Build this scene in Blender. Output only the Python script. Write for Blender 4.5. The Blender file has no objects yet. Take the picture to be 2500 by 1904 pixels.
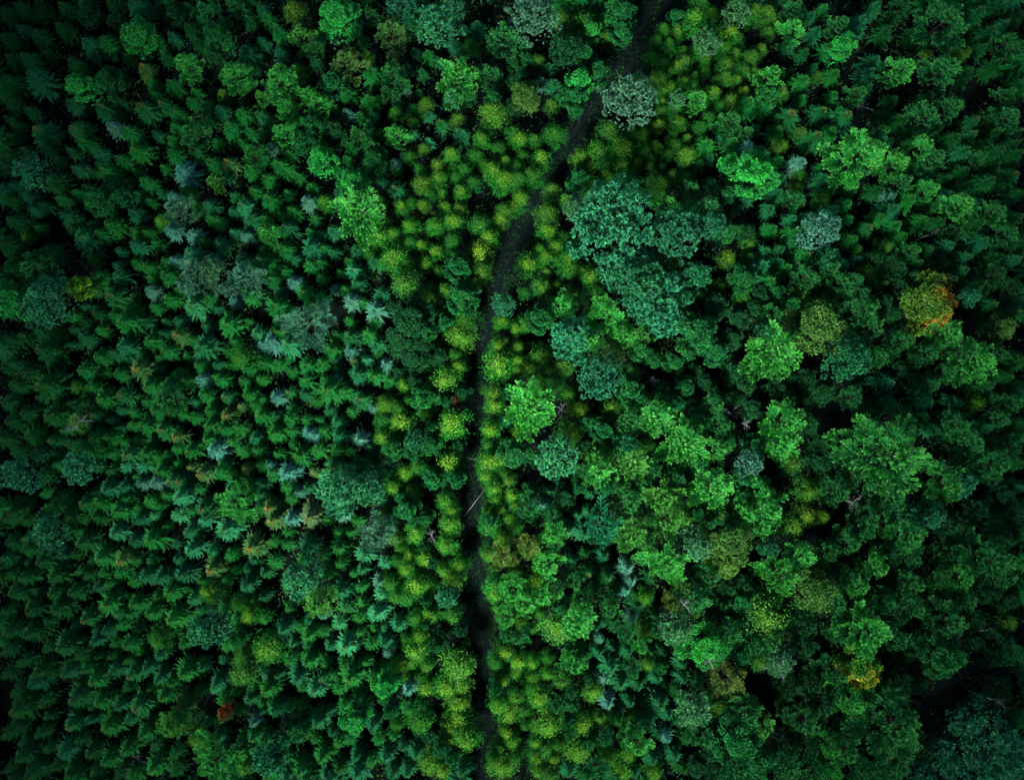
import bpy, math, random
import numpy as np
from mathutils import Vector

# ================================================================ camera, sky, sun, exposure
sc = bpy.context.scene
CAM_H = 172.0
HFOV = math.radians(46.0)
cam_data = bpy.data.cameras.new('camera')
cam = bpy.data.objects.new('camera', cam_data)
sc.collection.objects.link(cam)
cam.location = (0, 0, CAM_H)
cam.rotation_euler = (0, 0, 0)                       # the drone looks straight down
cam_data.sensor_fit = 'HORIZONTAL'
cam_data.angle = HFOV
cam_data.clip_end = 3000
sc.camera = cam

SUN_EL, SUN_AZ = math.radians(47), math.radians(205)  # soft light through high overcast
world = bpy.data.worlds.new('World')
sc.world = world
world.use_nodes = True
wn = world.node_tree.nodes
wn.clear()
sky = wn.new('ShaderNodeTexSky')
sky.sky_type = 'NISHITA'
sky.sun_disc = False
sky.sun_elevation = SUN_EL
sky.sun_rotation = SUN_AZ
bg = wn.new('ShaderNodeBackground')
bg.inputs['Strength'].default_value = 0.027
wo = wn.new('ShaderNodeOutputWorld')
world.node_tree.links.new(sky.outputs[0], bg.inputs[0])
world.node_tree.links.new(bg.outputs[0], wo.inputs[0])

sun_data = bpy.data.lights.new('sun', 'SUN')
sun_data.energy = 4.5
sun_data.angle = math.radians(19)
sun_data.color = (1.0, 0.95, 0.86)
sun = bpy.data.objects.new('sun', sun_data)
sc.collection.objects.link(sun)
sd_ = Vector((math.sin(SUN_AZ) * math.cos(SUN_EL), math.cos(SUN_AZ) * math.cos(SUN_EL), math.sin(SUN_EL)))
sun.rotation_euler = sd_.to_track_quat('Z', 'Y').to_euler()

sc.view_settings.view_transform = 'Standard'
sc.view_settings.look = 'None'
sc.view_settings.exposure = 3.2
sc.view_settings.gamma = 1.0
sc.view_settings.use_curve_mapping = False
sc.render.engine = 'CYCLES'
sc.cycles.max_bounces = 5
sc.cycles.diffuse_bounces = 3
sc.cycles.transmission_bounces = 3
sc.cycles.glossy_bounces = 2
sc.cycles.use_denoising = True
sc.cycles.denoiser = 'OPENIMAGEDENOISE'

# ================================================================ photogrammetry: photo pixel -> ground
PW, PH = 2500.0, 1904.0
KPX = 2 * math.tan(HFOV / 2) / PW
def at_height(px, py, z):
    d = CAM_H - z
    return (px - PW / 2) * KPX * d, -(py - PH / 2) * KPX * d

def put(o, label=None, cat=None, group=None, kind=None):
    if label: o['label'] = label
    if cat: o['category'] = cat
    if group: o['group'] = group
    if kind: o['kind'] = kind
    return o

# ================================================================ materials
def node_mat(name):
    m = bpy.data.materials.new(name)
    m.use_nodes = True
    m.node_tree.nodes.clear()
    return m, m.node_tree.nodes, m.node_tree.links

def math_node(n, l, op, a, b, clamp=False):
    k = n.new('ShaderNodeMath'); k.operation = op; k.use_clamp = clamp
    for i, v in enumerate((a, b)):
        if isinstance(v, (int, float)): k.inputs[i].default_value = v
        else: l.new(v, k.inputs[i])
    return k.outputs[0]

def leaf_material(name, tip_rgb, gloss=0.25, rough=0.5, trans=0.3, per_object=True, patch=0.0, patch_rgb=(0.3, 0.2, 0.02), pscale=0.5):
    """Foliage. The tree's own tone comes from the object's colour (or the 'tone' attribute of a joined stand); every leaf
    differs a little ('shade'), and young or turning leaves and sunlit-painted birch tops ('tip') take the second colour as far as the tone's alpha says."""
    m, n, l = node_mat(name)
    out = n.new('ShaderNodeOutputMaterial')
    if per_object:
        oi = n.new('ShaderNodeObjectInfo'); col, alpha = oi.outputs['Color'], oi.outputs['Alpha']
    else:
        oi = n.new('ShaderNodeAttribute'); oi.attribute_name = 'tone'; col, alpha = oi.outputs['Color'], oi.outputs['Alpha']
    sh = n.new('ShaderNodeAttribute'); sh.attribute_name = 'shade'
    tp = n.new('ShaderNodeAttribute'); tp.attribute_name = 'tip'
    tc = n.new('ShaderNodeTexCoord')
    nz = n.new('ShaderNodeTexNoise'); nz.inputs['Scale'].default_value = 0.45; nz.inputs['Detail'].default_value = 2.0
    l.new(tc.outputs['Object'], nz.inputs['Vector'])
    v1 = math_node(n, l, 'MULTIPLY_ADD', sh.outputs['Fac'], 0.9); v1.node.inputs[2].default_value = 0.55
    v2 = math_node(n, l, 'MULTIPLY_ADD', nz.outputs['Fac'], 0.7); v2.node.inputs[2].default_value = 0.65
    v = math_node(n, l, 'MULTIPLY', v1, v2)
    hs = n.new('ShaderNodeHueSaturation')
    h1 = math_node(n, l, 'MULTIPLY_ADD', sh.outputs['Fac'], -0.03); h1.node.inputs[2].default_value = 0.515
    l.new(h1, hs.inputs['Hue']); l.new(v, hs.inputs['Value']); l.new(col, hs.inputs['Color'])
    hs.inputs['Saturation'].default_value = 1.0
    mx = n.new('ShaderNodeMix'); mx.data_type = 'RGBA'
    f = math_node(n, l, 'MULTIPLY', tp.outputs['Fac'], alpha, True)
    l.new(f, mx.inputs['Factor']); l.new(hs.outputs[0], mx.inputs['A'])
    tv = n.new('ShaderNodeHueSaturation'); tv.inputs['Color'].default_value = (*tip_rgb, 1); l.new(v1, tv.inputs['Value'])
    l.new(tv.outputs[0], mx.inputs['B'])
    c = mx.outputs['Result']
    p = n.new('ShaderNodeBsdfPrincipled')
    p.inputs['Roughness'].default_value = rough
    p.inputs['Specular IOR Level'].default_value = gloss
    l.new(c, p.inputs['Base Color'])
    t = n.new('ShaderNodeBsdfTranslucent'); l.new(c, t.inputs['Color'])
    ms = n.new('ShaderNodeMixShader'); ms.inputs[0].default_value = trans
    l.new(p.outputs[0], ms.inputs[1]); l.new(t.outputs[0], ms.inputs[2])
    l.new(ms.outputs[0], out.inputs['Surface'])
    return m

def noise_material(name, c1, c2, scale, rough=0.9, c3=None, scale2=1.0):
    m, n, l = node_mat(name)
    out = n.new('ShaderNodeOutputMaterial')
    tc = n.new('ShaderNodeTexCoord')
    nz = n.new('ShaderNodeTexNoise'); nz.inputs['Scale'].default_value = scale; nz.inputs['Detail'].default_value = 6; nz.inputs['Roughness'].default_value = 0.7
    l.new(tc.outputs['Object'], nz.inputs['Vector'])
    r = n.new('ShaderNodeValToRGB'); r.color_ramp.elements[0].position = 0.35; r.color_ramp.elements[1].position = 0.68
    r.color_ramp.elements[0].color = (*c1, 1); r.color_ramp.elements[1].color = (*c2, 1)
    l.new(nz.outputs['Fac'], r.inputs[0])
    c = r.outputs[0]
    if c3:
        n2 = n.new('ShaderNodeTexNoise'); n2.inputs['Scale'].default_value = scale2; n2.inputs['Detail'].default_value = 4
        l.new(tc.outputs['Object'], n2.inputs['Vector'])
        r2 = n.new('ShaderNodeValToRGB'); r2.color_ramp.elements[0].position = 0.45; r2.color_ramp.elements[1].position = 0.62
        l.new(n2.outputs['Fac'], r2.inputs[0])
        mx = n.new('ShaderNodeMix'); mx.data_type = 'RGBA'
        l.new(r2.outputs[0], mx.inputs['Factor']); l.new(c, mx.inputs['A']); mx.inputs['B'].default_value = (*c3, 1)
        c = mx.outputs['Result']
    p = n.new('ShaderNodeBsdfPrincipled'); p.inputs['Roughness'].default_value = rough; p.inputs['Specular IOR Level'].default_value = 0.03
    l.new(c, p.inputs['Base Color'])
    b = n.new('ShaderNodeBump'); b.inputs['Strength'].default_value = 0.5; b.inputs['Distance'].default_value = 0.1
    l.new(nz.outputs['Fac'], b.inputs['Height']); l.new(b.outputs[0], p.inputs['Normal'])
    l.new(p.outputs[0], out.inputs['Surface'])
    return m

M = {
 's': leaf_material('spruce_needles', (0.26, 0.15, 0.035), gloss=0.06, rough=0.5, trans=0.12),
 'b': leaf_material('birch_leaves', (0.21, 0.42, 0.028), gloss=0.06, rough=0.5, trans=0.25),
 'o': leaf_material('broad_leaves', (0.06, 0.30, 0.05), gloss=0.06, rough=0.5, trans=0.2),
 'f': leaf_material('pine_needles', (0.11, 0.43, 0.075), gloss=0.06, rough=0.5, trans=0.15),
 'c': leaf_material('round_pine_needles', (0.08, 0.28, 0.12), gloss=0.06, rough=0.5, trans=0.12),
 'turn': leaf_material('turning_leaves', (0.42, 0.36, 0.02), gloss=0.25, rough=0.5, trans=0.35),
 'joined': leaf_material('stand_foliage', (0.24, 0.16, 0.035), gloss=0.06, rough=0.5, trans=0.15, per_object=False),
 'joined_birch': leaf_material('birch_stand_leaves', (0.21, 0.42, 0.028), gloss=0.06, rough=0.5, trans=0.25, per_object=False),
 'bark': noise_material('grey_brown_bark', (0.010, 0.010, 0.008), (0.028, 0.025, 0.020), 6.0),
 'dead': noise_material('bleached_wood', (0.09, 0.11, 0.12), (0.27, 0.30, 0.30), 5.0, 0.8),
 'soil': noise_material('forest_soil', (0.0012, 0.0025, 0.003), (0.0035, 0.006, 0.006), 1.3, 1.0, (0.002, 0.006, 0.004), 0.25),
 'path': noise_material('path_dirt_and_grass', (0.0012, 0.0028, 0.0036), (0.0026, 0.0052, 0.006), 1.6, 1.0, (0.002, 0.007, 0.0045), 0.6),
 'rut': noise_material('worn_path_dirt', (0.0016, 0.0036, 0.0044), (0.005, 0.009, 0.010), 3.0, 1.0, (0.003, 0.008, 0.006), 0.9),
}

# ================================================================ mesh helpers
def unit(v):
    return v / np.maximum(np.linalg.norm(v, axis=-1, keepdims=True), 1e-9)

class Leaves:
    """A growing set of small pointed leaf or needle-spray faces."""
    def __init__(self): self.P, self.D, self.N, self.L, self.W, self.S, self.T = [], [], [], [], [], [], []
    def add(self, p, d, nrm, length, width, shade, tip):
        n = len(p)
        self.P.append(np.asarray(p, float)); self.D.append(unit(np.asarray(d, float))); self.N.append(np.asarray(nrm, float))
        for lst, v in ((self.L, length), (self.W, width), (self.S, shade), (self.T, tip)):
            lst.append(np.broadcast_to(np.asarray(v, float), (n,)).copy())
    def arrays(self):
        P, D, N = (np.concatenate(x) for x in (self.P, self.D, self.N))
        L, W, S, T = (np.concatenate(x) for x in (self.L, self.W, self.S, self.T))
        side = unit(np.cross(D, N))
        up = unit(np.cross(side, D))
        bow = up * (W * 0.18)[:, None]
        V = np.stack([P, P + D * (L * 0.5)[:, None] + side * (W * 0.5)[:, None] + bow, P + D * L[:, None],
                      P + D * (L * 0.5)[:, None] - side * (W * 0.5)[:, None] + bow], 1).reshape(-1, 3)
        return V, np.repeat(S, 4), np.repeat(T, 4)

def quad_mesh(name, V, S, T, mat, tone=None):
    me = bpy.data.meshes.new(name)
    n = len(V); f = n // 4
    me.vertices.add(n); me.vertices.foreach_set('co', V.astype(np.float32).ravel())
    me.loops.add(n); me.loops.foreach_set('vertex_index', np.arange(n, dtype=np.int32))
    me.polygons.add(f); me.polygons.foreach_set('loop_start', np.arange(0, n, 4, dtype=np.int32))
    for nm, a in (('shade', S), ('tip', T)):
        at = me.attributes.new(nm, 'FLOAT', 'POINT'); at.data.foreach_set('value', a.astype(np.float32))
    if tone is not None:
        at = me.attributes.new('tone', 'FLOAT_COLOR', 'POINT'); at.data.foreach_set('color', tone.astype(np.float32).ravel())
    me.materials.append(mat)
    me.update(calc_edges=True)
    return me

class Tubes:
    def __init__(self): self.v, self.f = [], []
    def add(self, pts, radii, k=5):
        pts = [Vector(p) for p in pts]; base = len(self.v)
        for i, p in enumerate(pts):
            d = (pts[min(i + 1, len(pts) - 1)] - pts[max(i - 1, 0)]).normalized()
            a = d.orthogonal().normalized(); b = d.cross(a)
            for j in range(k):
                t = 2 * math.pi * j / k
                self.v.append(p + (a * math.cos(t) + b * math.sin(t)) * radii[i])
        for i in range(len(pts) - 1):
            for j in range(k):
                q = base + i * k
                self.f.append((q + j, q + (j + 1) % k, q + k + (j + 1) % k, q + k + j))
        self.f.append(tuple(range(base + k - 1, base - 1, -1)))
        self.f.append(tuple(range(len(self.v) - k, len(self.v))))
    def mesh(self, name, mat):
        me = bpy.data.meshes.new(name)
        me.from_pydata(self.v, [], self.f); me.materials.append(mat)
        for p in me.polygons: p.use_smooth = True
        me.update()
        return me

def link(name, data, parent=None):
    o = bpy.data.objects.new(name, data)
    sc.collection.objects.link(o)
    if parent: o.parent = parent
    return o
# ================================================================ tree forms (each built once or a few times, then copied)
def rand_dirs(g, n, up=0.0):
    v = unit(g.normal(size=(n, 3))); v[:, 2] += up
    return unit(v)

def spruce_form(seed, H=10.0, R=1.6, dense=1.0):
    """Whorls of flat, drooping, feathered boughs round a straight stem; boughs stick out singly so the top reads as a star."""
    g = np.random.default_rng(seed); lv = Leaves()
    z = 0.28 * H; k = 0; P, D, N, L, W, S, T = [], [], [], [], [], [], []
    while z < 0.985 * H:
        u = (z - 0.28 * H) / (0.72 * H)
        rad = R * (1.14 * (1 - u) ** 0.95 + 0.07)
        nb = int(round((11 - 4 * u) * dense)); off = g.uniform(0, 6.28)
        for j in range(max(nb, 4)):
            a = off + 6.283 * j / max(nb, 4) + g.normal(0, 0.18)
            ln = rad * g.uniform(0.82, 1.12)
            el = math.radians(-14 + 58 * u ** 1.2 + g.normal(0, 6))
            ax = np.array([math.cos(a) * math.cos(el), math.sin(a) * math.cos(el), math.sin(el)])
            sd = np.array([-math.sin(a), math.cos(a), 0.0]); up = np.cross(ax, sd)
            o = np.array([0, 0, z + g.normal(0, 0.07)])
            nt = max(4, int(ln / 0.10))
            t = np.linspace(0.18, 1.0, nt) + g.normal(0, 0.02, nt)
            for sgn in (-1, 1):
                p = o + ax * (t * ln)[:, None] + up * (0.10 * t ** 2 * ln)[:, None]
                d = ax * 0.75 + sgn * sd * (0.75 - 0.25 * t)[:, None] + up * g.normal(0.12, 0.22, nt)[:, None]
                P.append(p); D.append(d); N.append(np.broadcast_to(up, (nt, 3)) + g.normal(0, 0.35, (nt, 3)))
                L.append((0.30 * ln * (1.0 - t) + 0.14) * g.uniform(0.8, 1.25, nt)); W.append(np.full(nt, 0.09) * g.uniform(0.8, 1.3, nt))
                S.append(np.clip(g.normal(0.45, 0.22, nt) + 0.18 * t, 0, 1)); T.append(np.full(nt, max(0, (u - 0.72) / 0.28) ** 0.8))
            # the bough's own spine, a little raised, ends in a pointed shoot
            P.append(o + ax * (np.array([0.3, 0.55, 0.8]) * ln)[:, None]); D.append(np.tile(ax + up * 0.12, (3, 1))); N.append(np.tile(up, (3, 1)) + g.normal(0, 0.2, (3, 3)))
            L.append(np.full(3, 0.36 * ln + 0.14)); W.append(np.full(3, 0.15)); S.append(np.full(3, 0.75)); T.append(np.full(3, max(0, (u - 0.72) / 0.28) ** 0.8))
        z += (0.58 - 0.16 * u) / dense ** 0.5; k += 1
    lv.add(np.concatenate(P), np.concatenate(D), np.concatenate(N), np.concatenate(L), np.concatenate(W), np.concatenate(S), np.concatenate(T))
    p = np.array([[0, 0, H * 0.95]] * 5); d = rand_dirs(g, 5, 3.0)
    lv.add(p, d, rand_dirs(g, 5), 0.5, 0.09, 0.8, 1.0)
    tb = Tubes(); tb.add([(0, 0, -0.3), (0.03, 0, 0.4 * H), (0, 0.02, 0.97 * H)], [0.15, 0.10, 0.02], 6)
    return lv, tb

def birch_form(seed, H=8.0, R=1.8):
    """Slim stem, many rising limbs, and a cloud of small separate leaves gathered in loose sprays."""
    g = np.random.default_rng(seed); lv = Leaves(); tb = Tubes()
    tb.add([(0, 0, -0.3), (0.05, 0.03, 0.45 * H), (0, 0, 0.9 * H)], [0.10, 0.07, 0.02], 6)
    n = 46
    lean = g.normal(0, 0.12, 2)
    for i in range(n):
        u = (i + 0.5) / n; a = i * 2.39996 + g.normal(0, 0.3)
        rr = R * math.sqrt(u) * g.uniform(0.78, 1.2)
        top = H * (1.0 - 0.50 * (rr / R) ** 1.5) + g.normal(0, 0.2)
        c = np.array([math.cos(a) * rr + lean[0] * R * (1 - u), math.sin(a) * rr + lean[1] * R * (1 - u), top - 0.35])
        base = np.array([0, 0, 0.35 * H + 0.35 * H * (1 - rr / R)])
        if i % 3 == 0: tb.add([base, base * 0.4 + c * 0.6 + np.array([0, 0, -0.1]), c], [0.035, 0.022, 0.008], 4)
        m = 46
        s = g.uniform(0.26, 0.46)
        off = g.normal(size=(m, 3)) * np.array([s * 0.75, s * 0.75, s])
        tip = np.clip(1.08 - 2.1 * (rr / R) ** 1.2 + g.normal(0, 0.22, m) + off[:, 2] * 0.35, 0, 1)  # yellow crown top: partly turning leaves, partly sunlight painted into the colour
        lv.add(c + off, rand_dirs(g, m, 0.25), rand_dirs(g, m, 1.0), g.uniform(0.13, 0.26, m), g.uniform(0.09, 0.15, m), g.random(m), tip)
        m = 14                                             # sparser leaves lower on the limb
        t = g.uniform(0.35, 0.95, m)[:, None]
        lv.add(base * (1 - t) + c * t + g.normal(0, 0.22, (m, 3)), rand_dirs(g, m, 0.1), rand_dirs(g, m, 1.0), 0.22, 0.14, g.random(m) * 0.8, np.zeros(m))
    return lv, tb

def broad_form(seed, H=13.0, R=4.2):
    """Broadleaf: forked limbs carry leafy lumps of unequal size, with hollows between them."""
    g = np.random.default_rng(seed); lv = Leaves(); tb = Tubes()
    tb.add([(0, 0, -0.3), (0.1, 0.05, 0.35 * H), (0, 0, 0.72 * H)], [0.32, 0.22, 0.08], 7)
    k = R / 4.2
    def lump(c, s):
        sh = g.normal(0.5, 0.22)
        m = int(80 * (s / (0.6 * k)) ** 2)
        dirs = rand_dirs(g, m, 0.5)
        off = dirs * (s * g.uniform(0.5, 1.05, m))[:, None] * np.array([1, 1, 0.8])
        tip = np.clip(0.6 * (dirs[:, 2] > 0.25) * g.random(m) + (0.35 if g.random() < 0.25 else 0), 0, 1)
        lv.add(c + off, dirs + rand_dirs(g, m) * 0.8, dirs + np.array([0, 0, 0.6]) + g.normal(0, 0.35, (m, 3)), g.uniform(0.24, 0.44, m) * k ** 0.5, g.uniform(0.15, 0.27, m) * k ** 0.5,
               np.clip(g.normal(sh, 0.16, m), 0, 1), tip)
    lump(np.array([0.05 * R, 0, 0.93 * H]), 0.85 * k)
    for j in range(4):
        aa = j * 1.6 + g.uniform(0, 1); lump(np.array([math.cos(aa) * 0.3 * R, math.sin(aa) * 0.3 * R, H * g.uniform(0.84, 0.93)]), k * g.uniform(0.6, 0.85))
    nl = 15
    for i in range(nl):
        u = (i + 0.6) / nl; a = i * 2.39996 + g.normal(0, 0.3)
        el = math.radians(78 - 66 * u ** 0.8 + g.normal(0, 5))
        base = np.array([0, 0, H * (0.46 + 0.10 * (1 - u))])
        reach = R * g.uniform(0.80, 1.18) if u > 0.45 else R * g.uniform(0.5, 0.85)
        hx = min(math.cos(el) * 1.12, 1.0) * reach
        e = np.array([math.cos(a) * hx, math.sin(a) * hx, H * (0.97 - 0.36 * (hx / R) ** 2.0) + g.normal(0, 0.03 * H)])
        mid = base * 0.45 + e * 0.55 + np.array([0, 0, -0.02 * H])
        tb.add([base, mid, e], [0.11 * k, 0.06 * k, 0.02], 5)
        sdv = unit(np.cross(e - base, [0, 0, 1.0]) + 1e-6)
        lump(e, k * g.uniform(0.5, 0.8))
        for t in (0.9, 0.78, 0.64):
            p = base * (1 - t) ** 1.2 + e * (1 - (1 - t) ** 1.2) if t > 0.7 else mid + (e - mid) * 0.15
            for sg in (-1, 1):
                if g.random() < 0.10: continue
                lump(p + sg * sdv * k * g.uniform(0.55, 1.15) + np.array([0, 0, g.normal(-0.15, 0.3) * k]), k * g.uniform(0.38, 0.68))
    m = 300                                                # inner and lower leaves
    a = g.uniform(0, 6.28, m); rr = R * np.sqrt(g.random(m)) * 0.95
    z = H * (0.74 - 0.36 * (rr / R) ** 2 - 0.18 * g.random(m))
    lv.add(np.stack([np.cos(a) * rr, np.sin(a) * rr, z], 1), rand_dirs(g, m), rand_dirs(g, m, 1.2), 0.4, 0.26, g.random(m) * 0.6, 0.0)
    return lv, tb

def finger(lv, g, p0, p1, width, step, tip0, tip1, shade=0.5):
    """A bottle-brush of needles along a shoot."""
    p0, p1 = np.asarray(p0, float), np.asarray(p1, float)
    ln = np.linalg.norm(p1 - p0); n = max(3, int(ln / step)); ax = (p1 - p0) / max(ln, 1e-6)
    k = 7; shade = shade + g.normal(0, 0.16)
    t = np.repeat(np.linspace(0.0, 1.0, n), k)
    m = n * k
    r = rand_dirs(g, m, 0.35); r -= (r @ ax)[:, None] * ax; r = unit(r)
    lv.add(p0 + ax * (t * ln)[:, None], ax * 0.75 + r * 0.8, r + np.array([0, 0, 0.8]) + g.normal(0, 0.25, (m, 3)), width * g.uniform(0.8, 1.25, m), width * 0.36,
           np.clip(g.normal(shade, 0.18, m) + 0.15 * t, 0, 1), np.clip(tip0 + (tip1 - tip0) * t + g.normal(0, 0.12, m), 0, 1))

def pine_form(seed, H=15.0, R=5.0, scale=1.0):
    """Spreading pine: long arms in whorls, each with side shoots like plump fingers, open gaps between the arms."""
    g = np.random.default_rng(seed); lv = Leaves(); tb = Tubes()
    tb.add([(0, 0, -0.3), (0.08, 0.04, 0.5 * H), (0, 0, 0.88 * H)], [0.30 * scale, 0.20 * scale, 0.03], 7)
    for j in range(5):
        aa = j * 1.257; finger(lv, g, (0, 0, 0.90 * H), (0.7 * scale * math.cos(aa), 0.7 * scale * math.sin(aa), 0.985 * H), 0.36 * scale, 0.12 * scale, 0.2, 0.9)
    levels = 7
    for k in range(levels):
        u = k / (levels - 1.0)
        z = H * (0.42 + 0.54 * u)
        rad = R * (1.0 - u) ** 0.85 + 0.5 * scale
        nb = [6, 6, 6, 6, 5, 5, 4][k]; off = g.uniform(0, 6.28)
        for j in range(nb):
            if k < 5 and g.random() < 0.12: continue
            a = off + 6.283 * j / nb + g.normal(0, 0.16)
            ln = rad * g.uniform(0.62, 1.16)
            el = math.radians(4 + 38 * u + g.normal(0, 6)); curl = 0.18
            ax = np.array([math.cos(a) * math.cos(el), math.sin(a) * math.cos(el), math.sin(el)])
            sd = np.array([-math.sin(a), math.cos(a), 0.0])
            o = np.array([0, 0, z])
            pt = lambda t: o + ax * ln * t + np.array([0, 0, curl * ln * t * t])
            tb.add([pt(0), pt(0.5), pt(0.95)], [0.06 * scale, 0.04 * scale, 0.015], 4)
            w = 0.36 * scale
            finger(lv, g, pt(0.5), pt(1.04), w, 0.13 * scale, 0.0, 0.9)
            ns = max(2, int(ln * 0.8 / (0.80 * scale)))
            for q in range(ns):
                t = 0.26 + 0.72 * (q + 0.5) / ns
                for sgn in (-1, 1):
                    if g.random() < 0.08: continue
                    p = pt(t); sl = (0.42 * ln * (1.05 - t) + 0.5 * scale) * g.uniform(0.7, 1.2)
                    d = unit(ax * 0.72 + sgn * sd * 0.75 + np.array([0, 0, g.uniform(0.05, 0.4)]))
                    e = p + d * sl
                    finger(lv, g, p + d * sl * 0.15, e, w * 0.95, 0.13 * scale, -0.2, 0.7 + 0.3 * g.random(), 0.45 + 0.1 * g.random())
                    if sl > 1.3 * scale:
                        mid = p + d * sl * 0.5
                        finger(lv, g, mid, mid + unit(d + sgn * sd * 0.5 - ax * 0.35 + np.array([0, 0, 0.3])) * sl * 0.45, w * 0.85, 0.14 * scale, -0.1, 0.6)
    return lv, tb

def round_pine_form(seed, H=14.0, R=4.5, scale=1.0):
    """Round-topped pine: a dome packed with pointed puffs of needles."""
    g = np.random.default_rng(seed); lv = Leaves(); tb = Tubes()
    tb.add([(0, 0, -0.3), (0.08, -0.05, 0.45 * H), (0, 0, 0.85 * H)], [0.30 * scale, 0.20 * scale, 0.06], 7)
    lobes = 3 + seed % 3; ph = g.uniform(0, 6.28)
    n = int(0.95 * (R / (0.55 * scale)) ** 2)
    for i in range(n):
        u = (i + 0.5) / n; a = i * 2.39996
        lob = 1.0 + 0.13 * math.sin(lobes * a + ph) + 0.07 * math.sin(2 * a - ph)
        rr = R * lob * math.sqrt(u) * g.uniform(0.84, 1.12)
        q = min(rr / (R * 1.08), 1.0)
        z = H * (0.55 + 0.43 * math.sqrt(max(0.0, 1 - q * q * 0.92))) * (1 + g.normal(0, 0.045)) + 0.45 * scale * math.sin(rr * 1.9 / scale + 3 * a)
        c = np.array([math.cos(a) * rr, math.sin(a) * rr, z])
        nd = unit(np.array([c[0] / R * 0.9, c[1] / R * 0.9, 0.75]) + g.normal(0, 0.2, 3))
        s = scale * g.uniform(0.48, 0.80)
        if i % 9 == 0:
            b = np.array([0, 0, H * g.uniform(0.35, 0.6)]); tb.add([b, (b + c) / 2 + np.array([0, 0, -0.3]), c], [0.09 * scale, 0.05 * scale, 0.02], 4)
        m = 60; psh = g.normal(0, 0.17)
        dirs = unit(rand_dirs(g, m) * 1.0 + nd * 0.7)
        lv.add(c - nd * s * 0.3 + dirs * (s * 0.25), dirs, np.cross(dirs, rand_dirs(g, m)) + nd * 0.7, s * g.uniform(0.6, 1.05, m), s * 0.28, np.clip(g.normal(0.5, 0.15, m) + psh, 0, 1), np.clip((dirs @ nd) * 0.9 - 0.2 + g.normal(0, 0.15, m), 0, 1))
    m = 350
    a = g.uniform(0, 6.28, m); rr = R * np.sqrt(g.random(m)) * 0.98
    z = H * (0.46 + 0.34 * np.sqrt(np.maximum(0, 1 - (rr / R) ** 2)))
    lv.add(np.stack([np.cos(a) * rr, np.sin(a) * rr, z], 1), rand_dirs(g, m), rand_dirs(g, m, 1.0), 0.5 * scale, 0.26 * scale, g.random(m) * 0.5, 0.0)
    return lv, tb

def bare_form(seed, r=2.5, style='u'):
    """Leafless crown: curved limbs forking into twigs; 'l' lies along the ground cover like a fallen crown."""
    g = np.random.default_rng(seed); tb = Tubes()
    def limb(p, d, ln, rad, depth):
        pts, q, dd = [p], np.array(p, float), np.array(d, float)
        for i in range(4):
            dd = unit(dd + g.normal(0, 0.22, 3) + np.array([0, 0, 0.05])); q = q + dd * ln / 4; pts.append(q.copy())
        tb.add(pts, [rad, rad * 0.85, rad * 0.65, rad * 0.45, rad * 0.2], 5)
        if depth:
            for i in range(3 + (depth > 1)):
                k = g.integers(1, 4)
                nd = unit(dd + g.normal(0, 0.55, 3))
                limb(pts[k], nd, ln * g.uniform(0.4, 0.65), rad * 0.55, depth - 1)
    if style == 'u':
        for j in range(6):
            a = j * 1.05 + g.uniform(-0.4, 0.4)
            limb((0, 0, -0.8), (math.cos(a), math.sin(a), g.uniform(0.15, 0.7)), r * g.uniform(0.7, 1.1), 0.03, 2)
    else:
        a0 = g.uniform(-0.5, 0.5)
        limb((-r, 0, 0), (1, math.tan(a0) * 0.4, 0.05), r * 1.9, 0.05, 2)
        for j in range(3):
            limb((-r * 0.5, g.uniform(-.3, .3) * r, -0.1), (1, g.uniform(-.5, .3), 0.12), r * g.uniform(0.7, 1.2), 0.03, 2)
    return tb
# ---------------------------------------------------------------- where every tree stands
# each survey tile covers 650 x 650 photo pixels; x, y, r in tenths of a 1680-pixel enlargement of it
TILES = {1: (0, 0), 2: (620, 0), 3: (1240, 0), 4: (1850, 0), 5: (0, 630), 6: (620, 630), 7: (1240, 630), 8: (1850, 630),
         9: (0, 1254), 10: (620, 1254), 11: (1240, 1254), 12: (1850, 1254)}
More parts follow.
